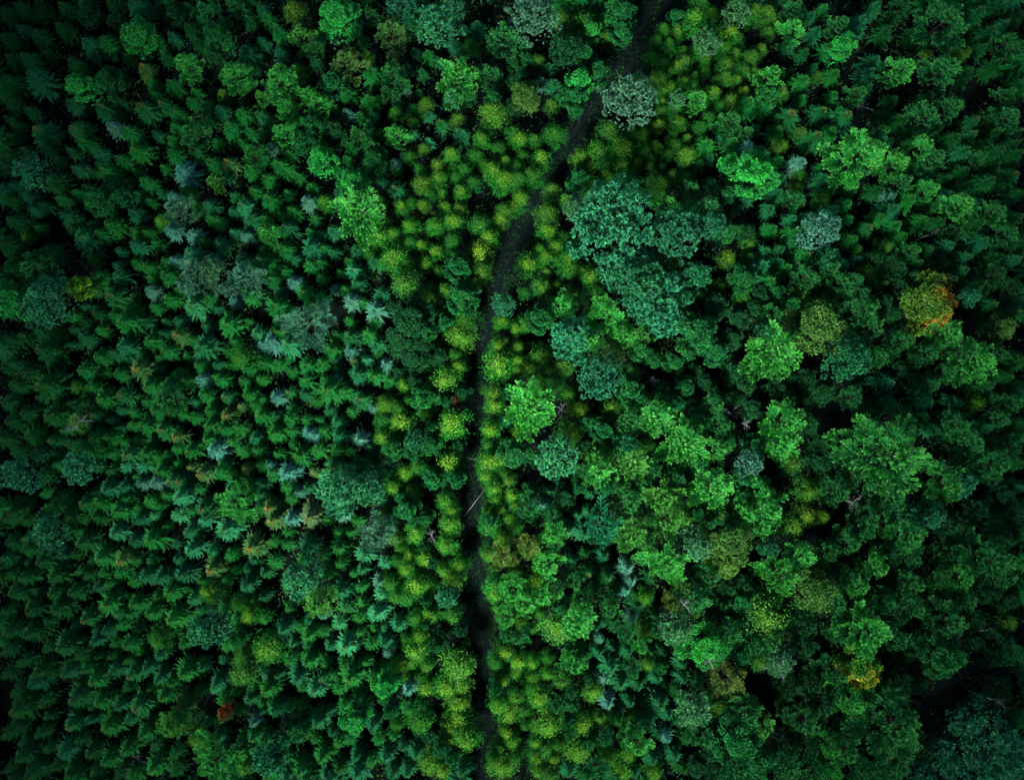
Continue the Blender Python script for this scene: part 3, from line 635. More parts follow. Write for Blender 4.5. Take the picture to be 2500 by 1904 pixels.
BULK = {
1: """27 7 6 od,40 4 6 sd,38 17 6 sd,55 8 7 od,72 13 6 fd,86 4 9 st,110 9 6 od,120 17 6 sd,132 8 9 fg,148 2 5 fg,156 12 5 sd,165 5 5 st,165 26 5 st,13 18 5 st,24 22 7 sd,17 37 7 sd,6 51 7 sd,56 28 8 st,66 26 7 sg,108 23 5 st,155 33 8 st,46 42 6 sd,68 50 9 og,90 43 6 sy,95 52 5 sg,108 54 6 sg,104 36 5 sd,134 35 5 fg,157 41 5 sg,140 59 4 by,123 58 5 sg,44 65 6 st,63 68 7 so,90 69 8 so,104 66 6 so,75 64 5 sd,120 64 5 sg,138 69 6 st,153 71 7 sg,164 72 5 st,129 66 5 sg,49 81 8 so,71 80 6 sp,81 84 7 sg,9 79 5 sd,6 86 5 sd,122 83 9 fg,110 80 5 sg,145 80 7 sg,157 83 5 sg,98 84 4 st,52 91 6 sg,61 96 6 st,44 96 4 st,85 95 8 sg,109 97 6 sg,124 97 6 so,134 102 6 sg,144 103 6 sy,157 107 6 sg,160 98 7 fg,36 102 5 sd,50 106 6 st,76 101 6 sg,103 106 4 sg,32 114 8 sd,67 109 8 sg,57 108 4 so,85 108 4 sg,91 115 6 sg,135 114 5 fy,117 120 6 sg,160 120 6 sg,8 117 6 st,5 125 6 sd,16 124 6 st,48 122 5 sg,76 125 6 og,86 123 5 st,94 127 4 sg,100 121 4 st,108 124 5 sp,148 124 5 sg,132 129 6 st,154 129 7 sl,38 126 5 sg,27 130 5 sd,20 132 5 st,42 137 7 st,57 142 5 sg,70 141 7 sg,84 135 6 st,103 140 5 by,124 132 5 bg,132 138 5 sg,138 140 5 sg,158 138 7 st,147 133 5 st,9 140 8 sd,17 149 5 bo,24 144 5 sd,52 150 10 st,64 147 6 sg,85 147 6 sg,92 147 5 sg,108 145 6 sp,121 148 6 sp,147 147 5 sl,155 148 5 sp,164 148 4 sg,86 155 6 st,98 154 5 sg,138 154 7 st,5 155 8 sd,30 160 8 sd,58 163 5 sg,120 160 7 sl,104 165 5 sg,110 165 6 sp,134 165 6 sp,152 163 5 st,165 162 5 sg,75 158 4 st,85 166 5 sg,20 163 5 fg,3 8 6 sd,12 4 6 sd,4 24 6 sd,30 34 5 sd,6 37 6 sd,5 64 6 sd,18 70 5 sd,28 94 5 sd,5 98 7 sd,70 3 5 sd,100 28 5 sd,125 27 5 sg,80 36 5 sg,97 60 5 sg,72 72 5 sd,112 72 5 sg,38 74 5 sd,130 76 5 sg,108 88 5 sg,136 90 5 sg,62 104 4 sd,112 133 4 sg,45 145 5 sd,66 133 5 sg,128 152 4 sg,80 115 5 sd,152 90 5 sg,165 93 5 sg,118 4 5 sd,100 4 5 sd,5 75 4 sd,15 95 5 sd,54 118 4 sd,143 111 4 st,120 111 5 sg""",
2: """8 11 6 sg,94 5 10 ct,101 16 6 og,122 4 9 ct,30 23 8 fy,6 26 5 st,16 32 5 st,141 16 6 st,132 17 4 st,127 28 5 st,102 32 4 st,136 28 6 bg,71 34 4 bl,38 39 5 st,27 45 5 by,50 52 9 og,73 46 7 sg,96 42 4 st,87 47 8 fg,106 46 4 st,91 52 6 fg,148 47 8 fg,126 60 6 sp,117 38 4 st,90 62 4 st,96 57 3 sp,104 58 3 st,4 62 5 fy,34 60 6 fl,20 67 7 fl,40 66 7 fl,51 68 4 sg,72 63 7 sg,59 71 5 sp,67 73 5 sg,75 72 4 st,89 71 5 bg,110 72 4 st,118 78 5 so,7 74 6 st,18 84 8 fl,35 78 7 og,50 82 9 od,65 86 7 fg,73 81 4 st,80 83 4 sg,90 85 7 fl,100 84 4 sl,131 84 6 st,143 88 7 by,30 88 8 og,10 93 5 sp,5 83 5 sd,107 93 5 bo,123 97 7 by,110 89 4 sl,139 97 5 bg,155 93 5 bg,72 92 6 fg,38 104 5 st,76 102 9 og,88 103 5 sp,16 104 8 sg,8 112 6 sg,27 111 5 sg,94 98 4 st,116 104 5 bo,132 106 5 bg,158 102 5 by,127 111 4 bg,151 107 6 by,157 115 8 by,138 115 5 bg,104 106 4 bg,52 106 5 sg,80 112 5 st,90 107 4 sg,117 113 6 by,90 118 7 so,53 121 5 st,36 118 5 sg,21 122 5 sg,10 126 8 sg,33 127 6 sp,45 128 5 by,39 127 4 st,24 133 6 sg,119 122 4 by,131 120 6 by,92 130 6 by,99 127 5 bg,107 129 4 bo,120 131 5 by,129 131 5 by,115 143 6 by,158 131 7 by,167 124 5 bo,155 138 6 bo,142 140 8 bg,148 149 8 by,7 138 5 sg,16 135 4 sg,38 138 5 sg,88 147 5 by,99 142 6 by,10 147 8 fl,35 146 4 sg,41 147 4 st,20 144 7 st,18 157 7 sg,35 155 8 st,44 157 5 sg,50 159 5 st,25 163 5 st,65 158 6 st,98 152 5 bg,106 154 5 by,115 158 6 by,125 151 7 bg,88 162 8 by,108 165 5 by,142 160 8 bo,6 163 7 sg,76 164 6 st,60 165 5 sg,72 160 4 bg,128 163 7 bg,42 166 5 sg,15 20 6 sg,42 20 5 sg,68 25 5 sg,75 8 5 fg,6 5 5 sg,38 30 5 fg,110 34 5 sg,84 58 5 fg,58 58 6 sg,100 68 5 sg,44 90 6 sg,60 92 5 sg,22 97 5 sg,100 76 4 bg,135 60 5 og,166 40 6 od,150 60 5 og,98 98 4 bg,146 128 5 bg,80 126 4 bg,84 139 4 bg,50 146 6 st,58 100 4 sg,4 100 5 sg,146 80 5 bg,162 83 6 bg,146 104 4 bg,110 122 4 bg""",
3: """34 11 6 bv,50 12 9 bg,52 19 7 ol,62 12 5 bv,63 23 5 bo,70 5 10 og,72 20 8 og,48 34 8 og,19 38 6 bv,26 42 4 st,12 38 5 og,57 44 8 og,30 53 6 st,28 65 5 bv,44 61 7 og,22 51 5 sp,5 66 6 od,43 70 4 og,36 58 6 og,106 9 5 og,121 3 6 bg,118 13 9 by,140 19 7 by,96 19 6 bg,108 20 6 by,95 26 6 bg,102 29 6 bg,128 8 5 by,136 30 6 bg,155 5 6 bv,163 8 7 bv,165 20 5 bv,144 33 5 bv,155 36 6 bv,160 30 5 bv,98 38 5 bg,112 39 6 bv,107 41 4 by,125 37 6 by,138 40 6 bv,148 42 5 bg,103 45 4 bg,95 49 6 bv,112 50 4 by,118 48 4 bg,125 44 5 bg,138 48 5 bv,145 50 4 bv,157 47 5 bv,84 50 6 bg,103 54 5 by,99 57 4 by,117 54 5 bg,130 57 6 by,162 50 7 ol,107 62 5 cl,98 64 4 by,143 62 6 bo,134 66 5 bg,165 58 8 og,152 66 9 sg,141 77 9 fg,62 82 8 bv,78 82 5 bg,108 76 6 bv,105 68 6 bg,97 70 5 bg,128 73 6 bg,121 80 5 bg,88 77 4 bg,86 85 5 by,113 87 4 bv,134 86 4 st,157 80 4 st,150 83 5 fg,152 91 6 sp,29 84 7 bg,7 87 7 by,17 88 5 bg,46 98 7 bl,57 95 8 bg,72 94 8 by,86 93 6 bg,94 92 5 bl,105 92 5 bg,114 97 7 bl,126 91 8 sg,100 97 5 bg,22 100 8 by,5 105 5 bg,16 111 7 bg,5 113 6 bg,62 104 5 bg,71 104 5 by,83 103 5 by,90 104 4 by,97 105 4 bg,105 110 5 bv,53 106 5 by,44 112 7 og,52 112 5 bg,63 110 5 by,121 103 5 sg,128 99 4 st,144 103 5 bo,93 116 7 bv,76 117 9 og,58 117 6 bg,52 121 5 by,85 121 5 bg,100 117 4 bg,112 113 5 bg,117 119 6 fg,129 115 5 st,36 126 5 by,28 121 5 bv,43 130 7 cl,3 130 5 by,95 125 5 bg,102 128 7 fl,128 141 9 ct,128 131 8 fg,138 146 8 og,118 126 4 sg,150 126 7 st,166 132 6 st,150 146 7 od,153 152 5 bv,26 145 7 by,30 155 6 by,20 157 5 by,25 163 6 by,12 166 7 by,38 164 7 by,34 149 5 bg,42 157 6 cg,139 163 7 bo,105 164 6 bo,151 164 6 bg,162 158 7 st,145 25 5 bg,120 32 5 bg,150 12 5 bg,110 32 4 bg,90 35 5 bg,132 50 4 bg,124 64 4 bg,90 100 4 bg,142 90 6 sg,160 95 5 st,140 120 7 og,115 130 6 og,78 108 4 bg,105 84 4 bg,150 118 5 og,110 103 4 bg,134 80 5 sg,92 110 4 bg,68 88 5 bg,10 97 5 bg,8 45 6 od,4 52 5 od,150 45 5 bg""",
4: """2 6 6 bo,9 11 5 bo,7 20 5 bo,24 4 7 fg,34 9 5 st,20 30 5 st,37 20 6 st,42 5 5 sg,53 17 8 fg,65 14 8 st,75 3 6 st,82 19 7 sd,90 5 7 fd,140 8 8 sd,152 3 6 sd,155 15 6 st,110 25 5 sd,129 33 6 bv,107 34 4 bo,158 26 7 fg,165 30 6 fg,29 50 7 sg,38 48 4 bv,16 58 5 bv,49 46 6 sg,73 38 7 st,80 40 3 so,70 47 7 st,92 43 9 fl,132 45 8 sd,63 59 7 fg,48 60 5 sg,36 42 4 st,158 60 6 fg,86 63 6 sd,105 61 4 sg,122 67 9 fg,5 66 7 sg,20 73 10 so,39 70 7 so,55 72 9 so,105 74 11 fg,88 76 8 sd,117 78 4 sd,137 77 7 so,148 75 7 fd,160 73 8 fg,135 86 6 so,165 83 5 so,36 88 8 so,27 83 5 bv,15 91 5 bo,78 84 7 fg,84 89 4 st,104 93 9 fl,125 87 7 sd,14 101 5 sg,3 108 8 fl,15 112 6 st,28 110 5 bg,42 112 6 st,40 105 4 sg,112 101 8 fg,130 95 7 st,139 100 6 fg,106 109 7 st,163 97 7 sd,90 115 8 fg,26 118 5 bv,108 119 7 fl,84 124 6 sp,95 126 8 sg,120 123 7 st,138 127 5 st,151 134 8 fg,145 115 8 sd,160 110 8 sd,165 122 6 sd,24 126 6 fg,42 124 6 bg,56 128 6 sg,9 132 8 st,47 132 6 st,85 132 9 st,78 136 6 sg,70 144 6 so,104 140 7 sg,125 146 7 fd,58 138 5 sg,24 147 7 sg,33 138 6 st,3 154 6 st,15 158 5 st,14 165 5 st,63 157 5 bg,82 155 6 bv,96 158 6 fg,64 163 4 sp,108 157 6 sd,120 155 7 st,131 162 6 st,140 153 9 st,157 148 8 fg,150 162 6 sg,92 150 6 sg,163 164 6 st,118 165 6 sd,75 165 7 fd,30 160 8 sg,45 163 7 cg,15 45 5 sg,45 30 6 sg,30 33 5 sd,85 10 6 sd,100 20 6 sd,145 20 6 sd,165 10 6 sd,142 30 6 sd,125 22 5 sd,150 42 7 sd,165 42 7 sd,28 62 5 sg,70 55 5 sd,48 82 6 sg,12 82 6 sg,3 95 6 sg,80 72 5 sd,98 82 6 sd,110 86 6 sd,150 85 7 sd,142 92 6 sd,162 90 6 sd,130 108 7 sd,150 105 6 sd,120 112 5 sd,75 120 6 sd,130 118 6 sd,60 118 6 sd,48 118 5 sg,12 122 6 st,110 130 6 sd,140 140 7 sd,163 138 7 sd,115 140 6 sd,88 143 6 sg,60 150 6 sg,50 138 6 st,100 166 6 sd,22 138 5 st,8 145 6 sg,135 148 5 sd,152 152 6 sd,165 153 6 sd,55 166 6 st,22 152 5 st""",
5: """8 8 8 og,22 8 10 fg,20 35 10 cg,61 12 6 sg,58 20 5 st,84 7 8 fg,94 7 6 sg,74 12 6 st,104 11 7 sg,73 5 4 st,134 8 7 cl,141 19 5 cp,119 17 6 cp,163 4 6 og,95 22 6 sp,84 24 4 sg,106 26 6 sg,53 30 4 st,122 31 9 sl,131 26 6 sg,147 28 5 sp,157 23 7 sg,136 32 5 st,82 32 6 sg,61 35 6 sd,97 31 5 sg,45 37 6 sg,143 41 9 sg,79 41 9 sg,90 40 5 st,104 40 4 sg,130 43 5 st,156 40 3 sg,162 47 6 sl,24 47 5 st,35 48 6 sg,63 46 5 sg,46 45 5 st,103 47 4 st,112 49 7 sy,53 52 6 st,44 55 4 st,78 56 8 st,95 52 8 sg,105 58 6 sg,147 53 5 sg,165 55 5 sp,63 62 7 sg,71 61 5 st,143 59 5 sg,153 62 8 bg,5 53 7 sd,8 67 5 st,80 64 5 sg,16 72 8 sd,54 71 8 sg,75 73 6 sg,67 73 3 sg,87 71 9 sy,100 70 4 st,126 68 6 sg,137 67 5 st,143 68 5 sg,157 69 6 sg,112 74 6 sg,118 77 6 sg,94 80 8 sg,140 77 6 sg,153 78 5 sg,164 77 5 sg,106 80 7 sg,10 80 7 sd,57 82 6 sg,48 81 5 bg,65 89 8 sg,105 89 9 fg,92 91 5 sg,128 87 6 sg,143 88 6 so,157 86 6 sg,122 91 4 st,166 90 4 sg,5 92 7 sd,76 96 5 st,98 97 7 sg,152 94 5 sy,133 97 6 sg,143 100 7 sy,115 100 5 sg,122 101 5 sg,17 98 7 sd,32 100 10 sd,165 101 7 sg,7 103 8 sd,83 106 5 sg,91 107 7 sg,76 107 4 st,69 103 4 st,103 109 8 so,132 107 7 sg,142 108 7 sg,111 113 6 sy,19 112 8 sg,60 114 8 sg,69 113 6 sg,33 116 6 so,78 117 5 sg,95 115 5 sg,131 113 6 sg,160 114 6 st,40 109 5 sg,50 122 7 sg,62 123 6 sg,80 124 8 so,92 123 7 sg,111 121 5 sg,119 122 7 sg,152 122 6 sg,162 122 6 sg,10 123 6 sd,35 124 5 sd,72 124 5 sg,99 126 5 sg,127 118 4 sg,105 125 5 sg,22 124 6 st,35 131 5 sg,79 132 6 sl,89 132 6 sl,102 135 7 sg,120 132 5 sy,155 133 5 sy,128 136 7 sy,140 130 5 sg,164 131 6 sg,70 135 6 sd,108 141 7 so,115 141 7 so,138 136 6 sg,27 137 7 sd,68 145 8 st,79 145 7 st,88 143 5 sp,97 142 6 sp,155 146 8 sg,146 144 6 st,114 151 8 sl,80 152 6 sg,94 154 6 sg,28 149 5 sg,38 152 6 sd,53 155 8 sd,63 156 8 sg,99 157 5 sg,128 158 8 so,31 157 6 sg,163 142 4 sl,60 148 5 sd,76 160 9 sg,111 163 6 sl,9 160 9 sd,45 163 9 sd,26 164 7 st,88 165 6 st,97 163 5 sl,128 166 6 sl,164 158 6 sg,62 164 7 sd,73 30 5 sg,95 13 5 sg,112 20 5 sg,68 20 4 sg,52 40 5 sd,71 36 5 sg,14 50 6 sd,112 40 5 st,120 52 5 sg,88 62 5 sg,118 62 5 sg,135 75 4 sg,35 68 6 sd,100 63 4 sg,84 98 5 sg,108 98 5 sg,60 100 6 sd,25 88 5 sd,45 92 5 sd,54 93 6 sd,150 108 6 sg,122 108 4 sg,87 115 5 sg,145 116 5 sg,44 118 5 sd,145 138 5 sg,60 132 5 sd,95 129 4 sg,112 130 5 sg,150 138 4 sg,86 138 4 sg,125 146 5 sg,104 150 5 sg,88 158 5 sg,14 155 5 sd,120 160 5 sg,3 115 6 sd,3 70 5 sd,160 93 5 sg""",
6: """9 3 8 sg,25 2 5 st,35 5 6 sg,43 4 5 st,20 9 5 sg,54 9 4 sg,63 8 7 sl,76 4 7 sg,11 14 6 sg,24 15 6 sp,42 13 5 sg,65 16 6 st,16 20 5 st,31 21 7 sg,51 19 4 sp,57 20 5 sg,41 25 6 sg,81 23 7 st,61 27 7 sp,67 28 5 sg,13 31 9 sg,22 32 4 sg,35 30 7 sg,15 38 5 sg,107 5 6 by,117 8 5 bg,128 6 9 og,140 16 6 bl,112 19 5 bg,121 19 6 by,98 3 5 bg,110 27 8 by,132 25 10 og,127 31 6 og,115 34 4 by,92 52 10 od,105 55 8 od,110 47 6 og,137 40 8 bg,129 50 8 bl,156 41 6 by,165 44 5 by,150 55 7 by,158 52 4 bv,166 56 5 by,166 65 5 by,4 48 7 sg,15 46 7 sg,11 54 8 sp,21 55 9 sl,61 50 7 st,72 49 6 sg,60 59 5 sp,78 55 7 st,53 49 5 sg,48 58 7 sg,51 64 4 st,6 67 6 sg,15 67 5 sg,23 72 5 sg,33 68 7 sg,43 67 6 sg,21 64 3 sg,70 65 5 sl,62 65 3 sy,79 61 4 sg,83 67 6 sp,5 77 6 sg,32 78 6 sg,45 77 5 sg,52 76 4 sp,65 73 7 st,75 74 7 sg,85 78 6 sg,94 81 6 by,128 68 6 by,128 61 6 bg,100 65 9 od,109 64 7 od,14 88 6 sp,22 85 5 so,31 86 5 st,5 90 4 sg,47 84 10 sg,57 85 6 sg,39 91 5 sg,75 95 4 sp,83 93 6 bl,90 95 6 bg,97 90 5 bg,109 89 9 og,107 98 6 by,92 104 8 by,80 104 6 bg,112 106 5 og,120 90 5 og,5 101 7 sg,14 100 5 st,22 102 6 sg,33 103 5 sg,52 104 6 st,23 95 5 sg,47 96 5 st,13 110 7 sg,34 112 6 sp,44 110 6 sg,24 110 5 sg,54 112 6 st,73 119 4 sl,81 114 6 bv,4 121 6 sg,40 122 6 sg,27 125 8 sg,52 122 6 sg,24 118 4 sg,88 121 8 og,100 124 6 og,112 118 7 og,72 130 8 od,87 130 4 sp,9 131 4 sp,4 133 5 sg,11 137 6 sg,38 136 5 sy,50 133 7 so,6 143 5 st,20 145 6 sg,34 144 5 st,103 132 6 bg,95 137 6 by,101 147 6 by,123 129 8 by,113 140 7 og,72 147 10 ct,55 156 9 cg,55 163 6 sp,28 148 5 sp,23 152 6 sg,10 159 8 sy,3 158 4 sg,35 163 9 sv,23 164 6 sp,46 165 5 sg,82 162 5 by,97 158 9 og,119 152 7 by,124 159 6 by,128 140 6 og,108 164 6 og,4 150 5 st,148 84 6 bv,149 92 8 by,150 108 7 by,158 118 5 bg,145 128 7 by,157 127 7 by,166 113 5 bo,143 137 5 by,149 136 4 by,161 140 5 bv,152 145 6 by,152 152 6 by,148 160 4 by,154 158 5 bv,165 157 4 by,162 150 5 by,160 85 5 og,159 103 5 st,163 166 5 by,150 165 6 og,88 30 5 od,135 33 5 og,122 40 6 og,118 62 6 od,90 72 5 od,115 84 7 od,135 85 6 od,100 78 5 od,130 118 5 od,120 125 5 od,86 88 4 bg,60 40 5 sg,52 70 4 sg,40 84 5 sg,61 97 5 sg,65 105 4 sg,78 86 5 sg,62 138 5 sg,46 140 4 sg,60 122 4 sg,40 102 4 sg,15 124 5 sg,76 40 5 sg,91 15 5 bv,145 118 5 bg,158 136 4 bg,90 110 4 bg,118 133 5 od,84 136 4 og,80 152 6 st,88 160 4 og""",
7: """12 6 8 bl,26 3 5 by,21 17 6 bv,10 21 5 bg,31 17 4 bv,24 9 4 by,38 6 7 bg,47 8 5 bo,53 10 7 by,55 22 7 bg,40 23 6 bv,70 8 12 ct,86 4 10 ct,102 16 10 ct,88 29 12 ct,20 38 9 og,34 30 9 fl,54 50 9 fl,72 50 9 fl,86 48 7 fy,84 58 8 og,90 40 8 og,67 62 7 fv,4 45 5 by,11 41 6 by,7 56 6 by,8 64 6 by,14 70 6 by,21 61 8 bv,26 71 4 by,36 68 7 bv,20 77 4 by,5 71 5 bv,79 73 6 bg,105 66 7 og,107 72 4 bg,98 80 5 st,112 81 7 og,78 84 9 og,108 50 9 ct,120 12 9 cg,138 4 7 bv,150 12 9 og,155 4 7 st,141 15 4 sl,133 18 5 bg,148 25 6 bg,146 38 9 od,131 60 9 og,130 30 10 od,38 86 5 by,67 95 7 bv,78 103 10 fg,74 118 9 ft,63 118 6 by,89 118 6 bg,131 121 9 fl,135 105 9 fg,120 101 9 og,130 92 9 fg,140 115 7 og,155 118 8 og,57 126 8 fy,47 137 6 fg,4 125 10 og,2 140 6 by,5 156 5 by,25 148 5 st,33 143 4 st,52 150 4 st,44 163 5 st,35 151 8 od,75 155 10 fg,73 147 7 fg,158 146 9 fl,105 138 8 fg,150 162 11 fl,110 165 7 fy,15 147 5 og,12 160 8 fg,60 164 8 ft,50 160 5 st,135 165 8 og,30 79 5 bg,46 62 5 og,92 63 6 og,98 90 7 og,60 108 8 og,52 104 6 og,85 90 7 og,105 92 7 og,118 70 7 od,125 80 7 od,142 50 8 od,142 70 8 od,150 80 8 od,145 88 7 od,155 95 8 od,115 90 6 od,48 118 6 od,62 145 6 og,85 142 7 og,45 145 5 og,20 128 6 od,120 128 7 og,92 135 6 fg,150 138 7 og,88 165 6 fg,30 162 6 fg,120 160 6 og,148 150 6 og,155 33 7 od,160 22 7 od,158 12 6 st,110 25 7 cg,118 22 7 od,112 36 7 od,125 138 7 fg""",
8: """135 25 6 ct,3 4 8 st,18 7 7 sg,25 4 5 sl,8 14 8 sg,33 12 9 fg,45 8 8 fg,52 17 9 og,60 14 7 og,70 9 7 bg,80 16 5 sg,65 22 8 fg,42 20 9 od,88 6 9 od,12 21 6 og,103 4 8 fd,115 4 7 fd,130 8 7 sd,150 10 10 fd,163 20 8 fd,140 18 7 sd,155 43 9 ov,148 30 8 sd,68 35 12 og,73 44 8 og,92 52 8 og,60 50 8 od,85 35 8 od,120 47 11 fl,108 60 7 og,128 60 10 fg,110 80 6 og,106 88 9 st,100 65 8 od,82 78 8 st,75 63 7 og,125 92 6 st,138 92 6 bl,120 105 8 sd,160 92 7 fg,153 102 7 og,128 105 9 og,112 108 6 st,15 118 12 fl,30 105 9 od,23 130 9 bv,50 147 9 fg,5 145 8 fl,5 160 12 fl,30 163 9 bo,40 164 6 bo,52 126 11 fd,75 112 9 fd,122 151 10 fg,133 115 12 fg,150 132 12 fg,140 122 8 fd,145 108 7 st,160 120 8 od,155 150 9 od,165 145 6 st,165 65 8 sd,158 75 7 sd,150 60 9 fd,85 152 11 fg,95 165 10 cg,110 163 9 cg,40 85 9 od,30 78 8 od,60 88 7 og,80 92 9 od,55 98 8 od,22 30 8 og,10 35 8 og,6 47 7 cg,165 35 8 sd,165 5 7 sd,100 78 7 od,90 70 7 od,118 72 7 og,95 98 7 sd,145 80 8 sd,135 82 6 sd,150 88 6 sd,165 105 7 sd,165 80 6 sd,70 100 7 od,65 75 6 od,20 88 7 od,12 82 6 od,40 118 7 od,38 130 7 od,45 140 6 od,60 140 8 fd,150 118 7 fd,165 130 7 sd,140 158 8 od,150 163 8 od,163 160 8 od,70 163 7 fg,128 130 9 fd,105 100 6 sd,142 45 7 od,92 42 6 od,110 50 6 od,80 28 7 od,90 18 7 od,98 12 7 od,120 14 6 od""",
9: """5 3 7 sd,16 5 6 sd,43 3 7 sd,60 5 7 sd,76 2 6 sg,110 2 6 sl,128 3 5 sl,97 2 4 sp,88 4 5 st,31 20 6 ct,72 12 7 sl,85 17 6 st,95 17 9 sg,120 12 7 st,17 16 6 so,52 18 9 sd,104 8 4 sg,42 12 7 sg,6 19 7 sd,18 23 7 sg,110 20 4 st,120 23 7 sl,133 25 6 st,145 27 6 sg,3 29 6 so,28 30 8 sd,64 28 9 sg,77 28 8 sy,112 29 5 st,95 30 5 sg,40 27 6 st,47 26 5 sd,135 35 8 sy,160 30 5 st,156 36 5 st,18 31 5 sd,7 40 6 sd,16 41 7 sg,35 39 10 sd,50 37 5 sg,75 38 6 sg,92 40 7 st,102 41 7 st,115 39 8 st,84 43 6 sg,127 43 5 sg,69 45 6 sg,62 47 5 st,155 45 7 st,10 50 8 sd,34 51 8 sd,47 50 7 sd,24 50 5 sd,108 51 9 sg,99 53 5 sg,122 54 6 st,150 57 5 bg,166 53 5 st,67 58 10 sg,85 57 7 sg,20 61 9 sd,37 60 9 sd,75 64 6 so,95 63 7 sg,110 66 9 sg,54 66 7 so,82 64 5 sg,166 67 5 sg,47 71 5 so,7 74 8 sd,19 76 8 sd,68 74 6 st,76 71 5 sg,86 73 5 sg,60 80 6 st,72 82 5 sg,81 84 7 sg,115 83 5 sg,150 78 6 og,40 84 10 sd,30 85 6 sd,88 88 4 sg,143 84 6 sg,100 89 6 st,60 74 4 st,153 92 7 bl,165 88 6 by,42 100 7 st,55 98 7 sg,72 99 7 st,93 97 6 st,84 101 7 so,100 103 6 st,117 100 9 sg,60 105 9 sg,108 107 6 sg,27 98 9 sd,14 94 6 sd,22 106 8 st,127 97 5 st,137 107 7 st,10 113 6 sd,135 111 5 sl,167 103 4 sp,140 93 4 st,63 119 8 sg,75 121 7 st,87 123 9 so,28 118 6 sd,103 115 7 sg,115 121 7 sy,140 118 6 sg,137 132 5 sg,160 132 6 sp,157 118 6 st,45 134 8 so,57 130 5 st,69 136 9 sg,82 130 6 st,92 138 8 sg,117 130 7 fg,123 143 7 bl,138 141 6 st,129 133 4 st,152 144 6 sg,10 135 7 sd,25 139 6 sd,160 140 8 sg,140 148 5 st,4 140 6 sd,40 151 9 st,15 152 9 sd,57 151 8 sd,80 149 8 sg,68 156 8 sg,155 160 8 bv,20 163 8 sd,6 161 6 sd,45 163 8 sd,60 163 6 sg,97 160 9 sg,110 152 6 sd,110 163 6 sd,125 150 5 sd,155 148 6 st,166 156 4 st,4 62 6 sd,4 87 6 sd,4 102 6 sd,50 90 6 sd,62 90 5 sd,70 90 5 sd,80 93 5 sg,108 75 5 sg,120 75 4 sg,125 62 4 sg,140 60 5 sg,148 68 5 sg,160 55 4 sg,142 42 5 sg,148 36 4 sg,55 40 5 sd,58 30 5 sd,65 38 5 sg,84 30 4 sg,30 68 5 sd,45 78 5 sd,95 110 5 sg,80 110 5 sd,92 115 5 sd,125 113 5 sg,50 143 6 sd,30 128 5 sd,35 160 6 sd,75 165 6 sd,150 125 5 sg,148 112 5 sg,165 120 5 sg,160 110 4 sg,30 148 6 sd,165 100 4 st,58 122 5 sd,15 144 6 sd,98 147 6 sd,85 143 5 sd""",
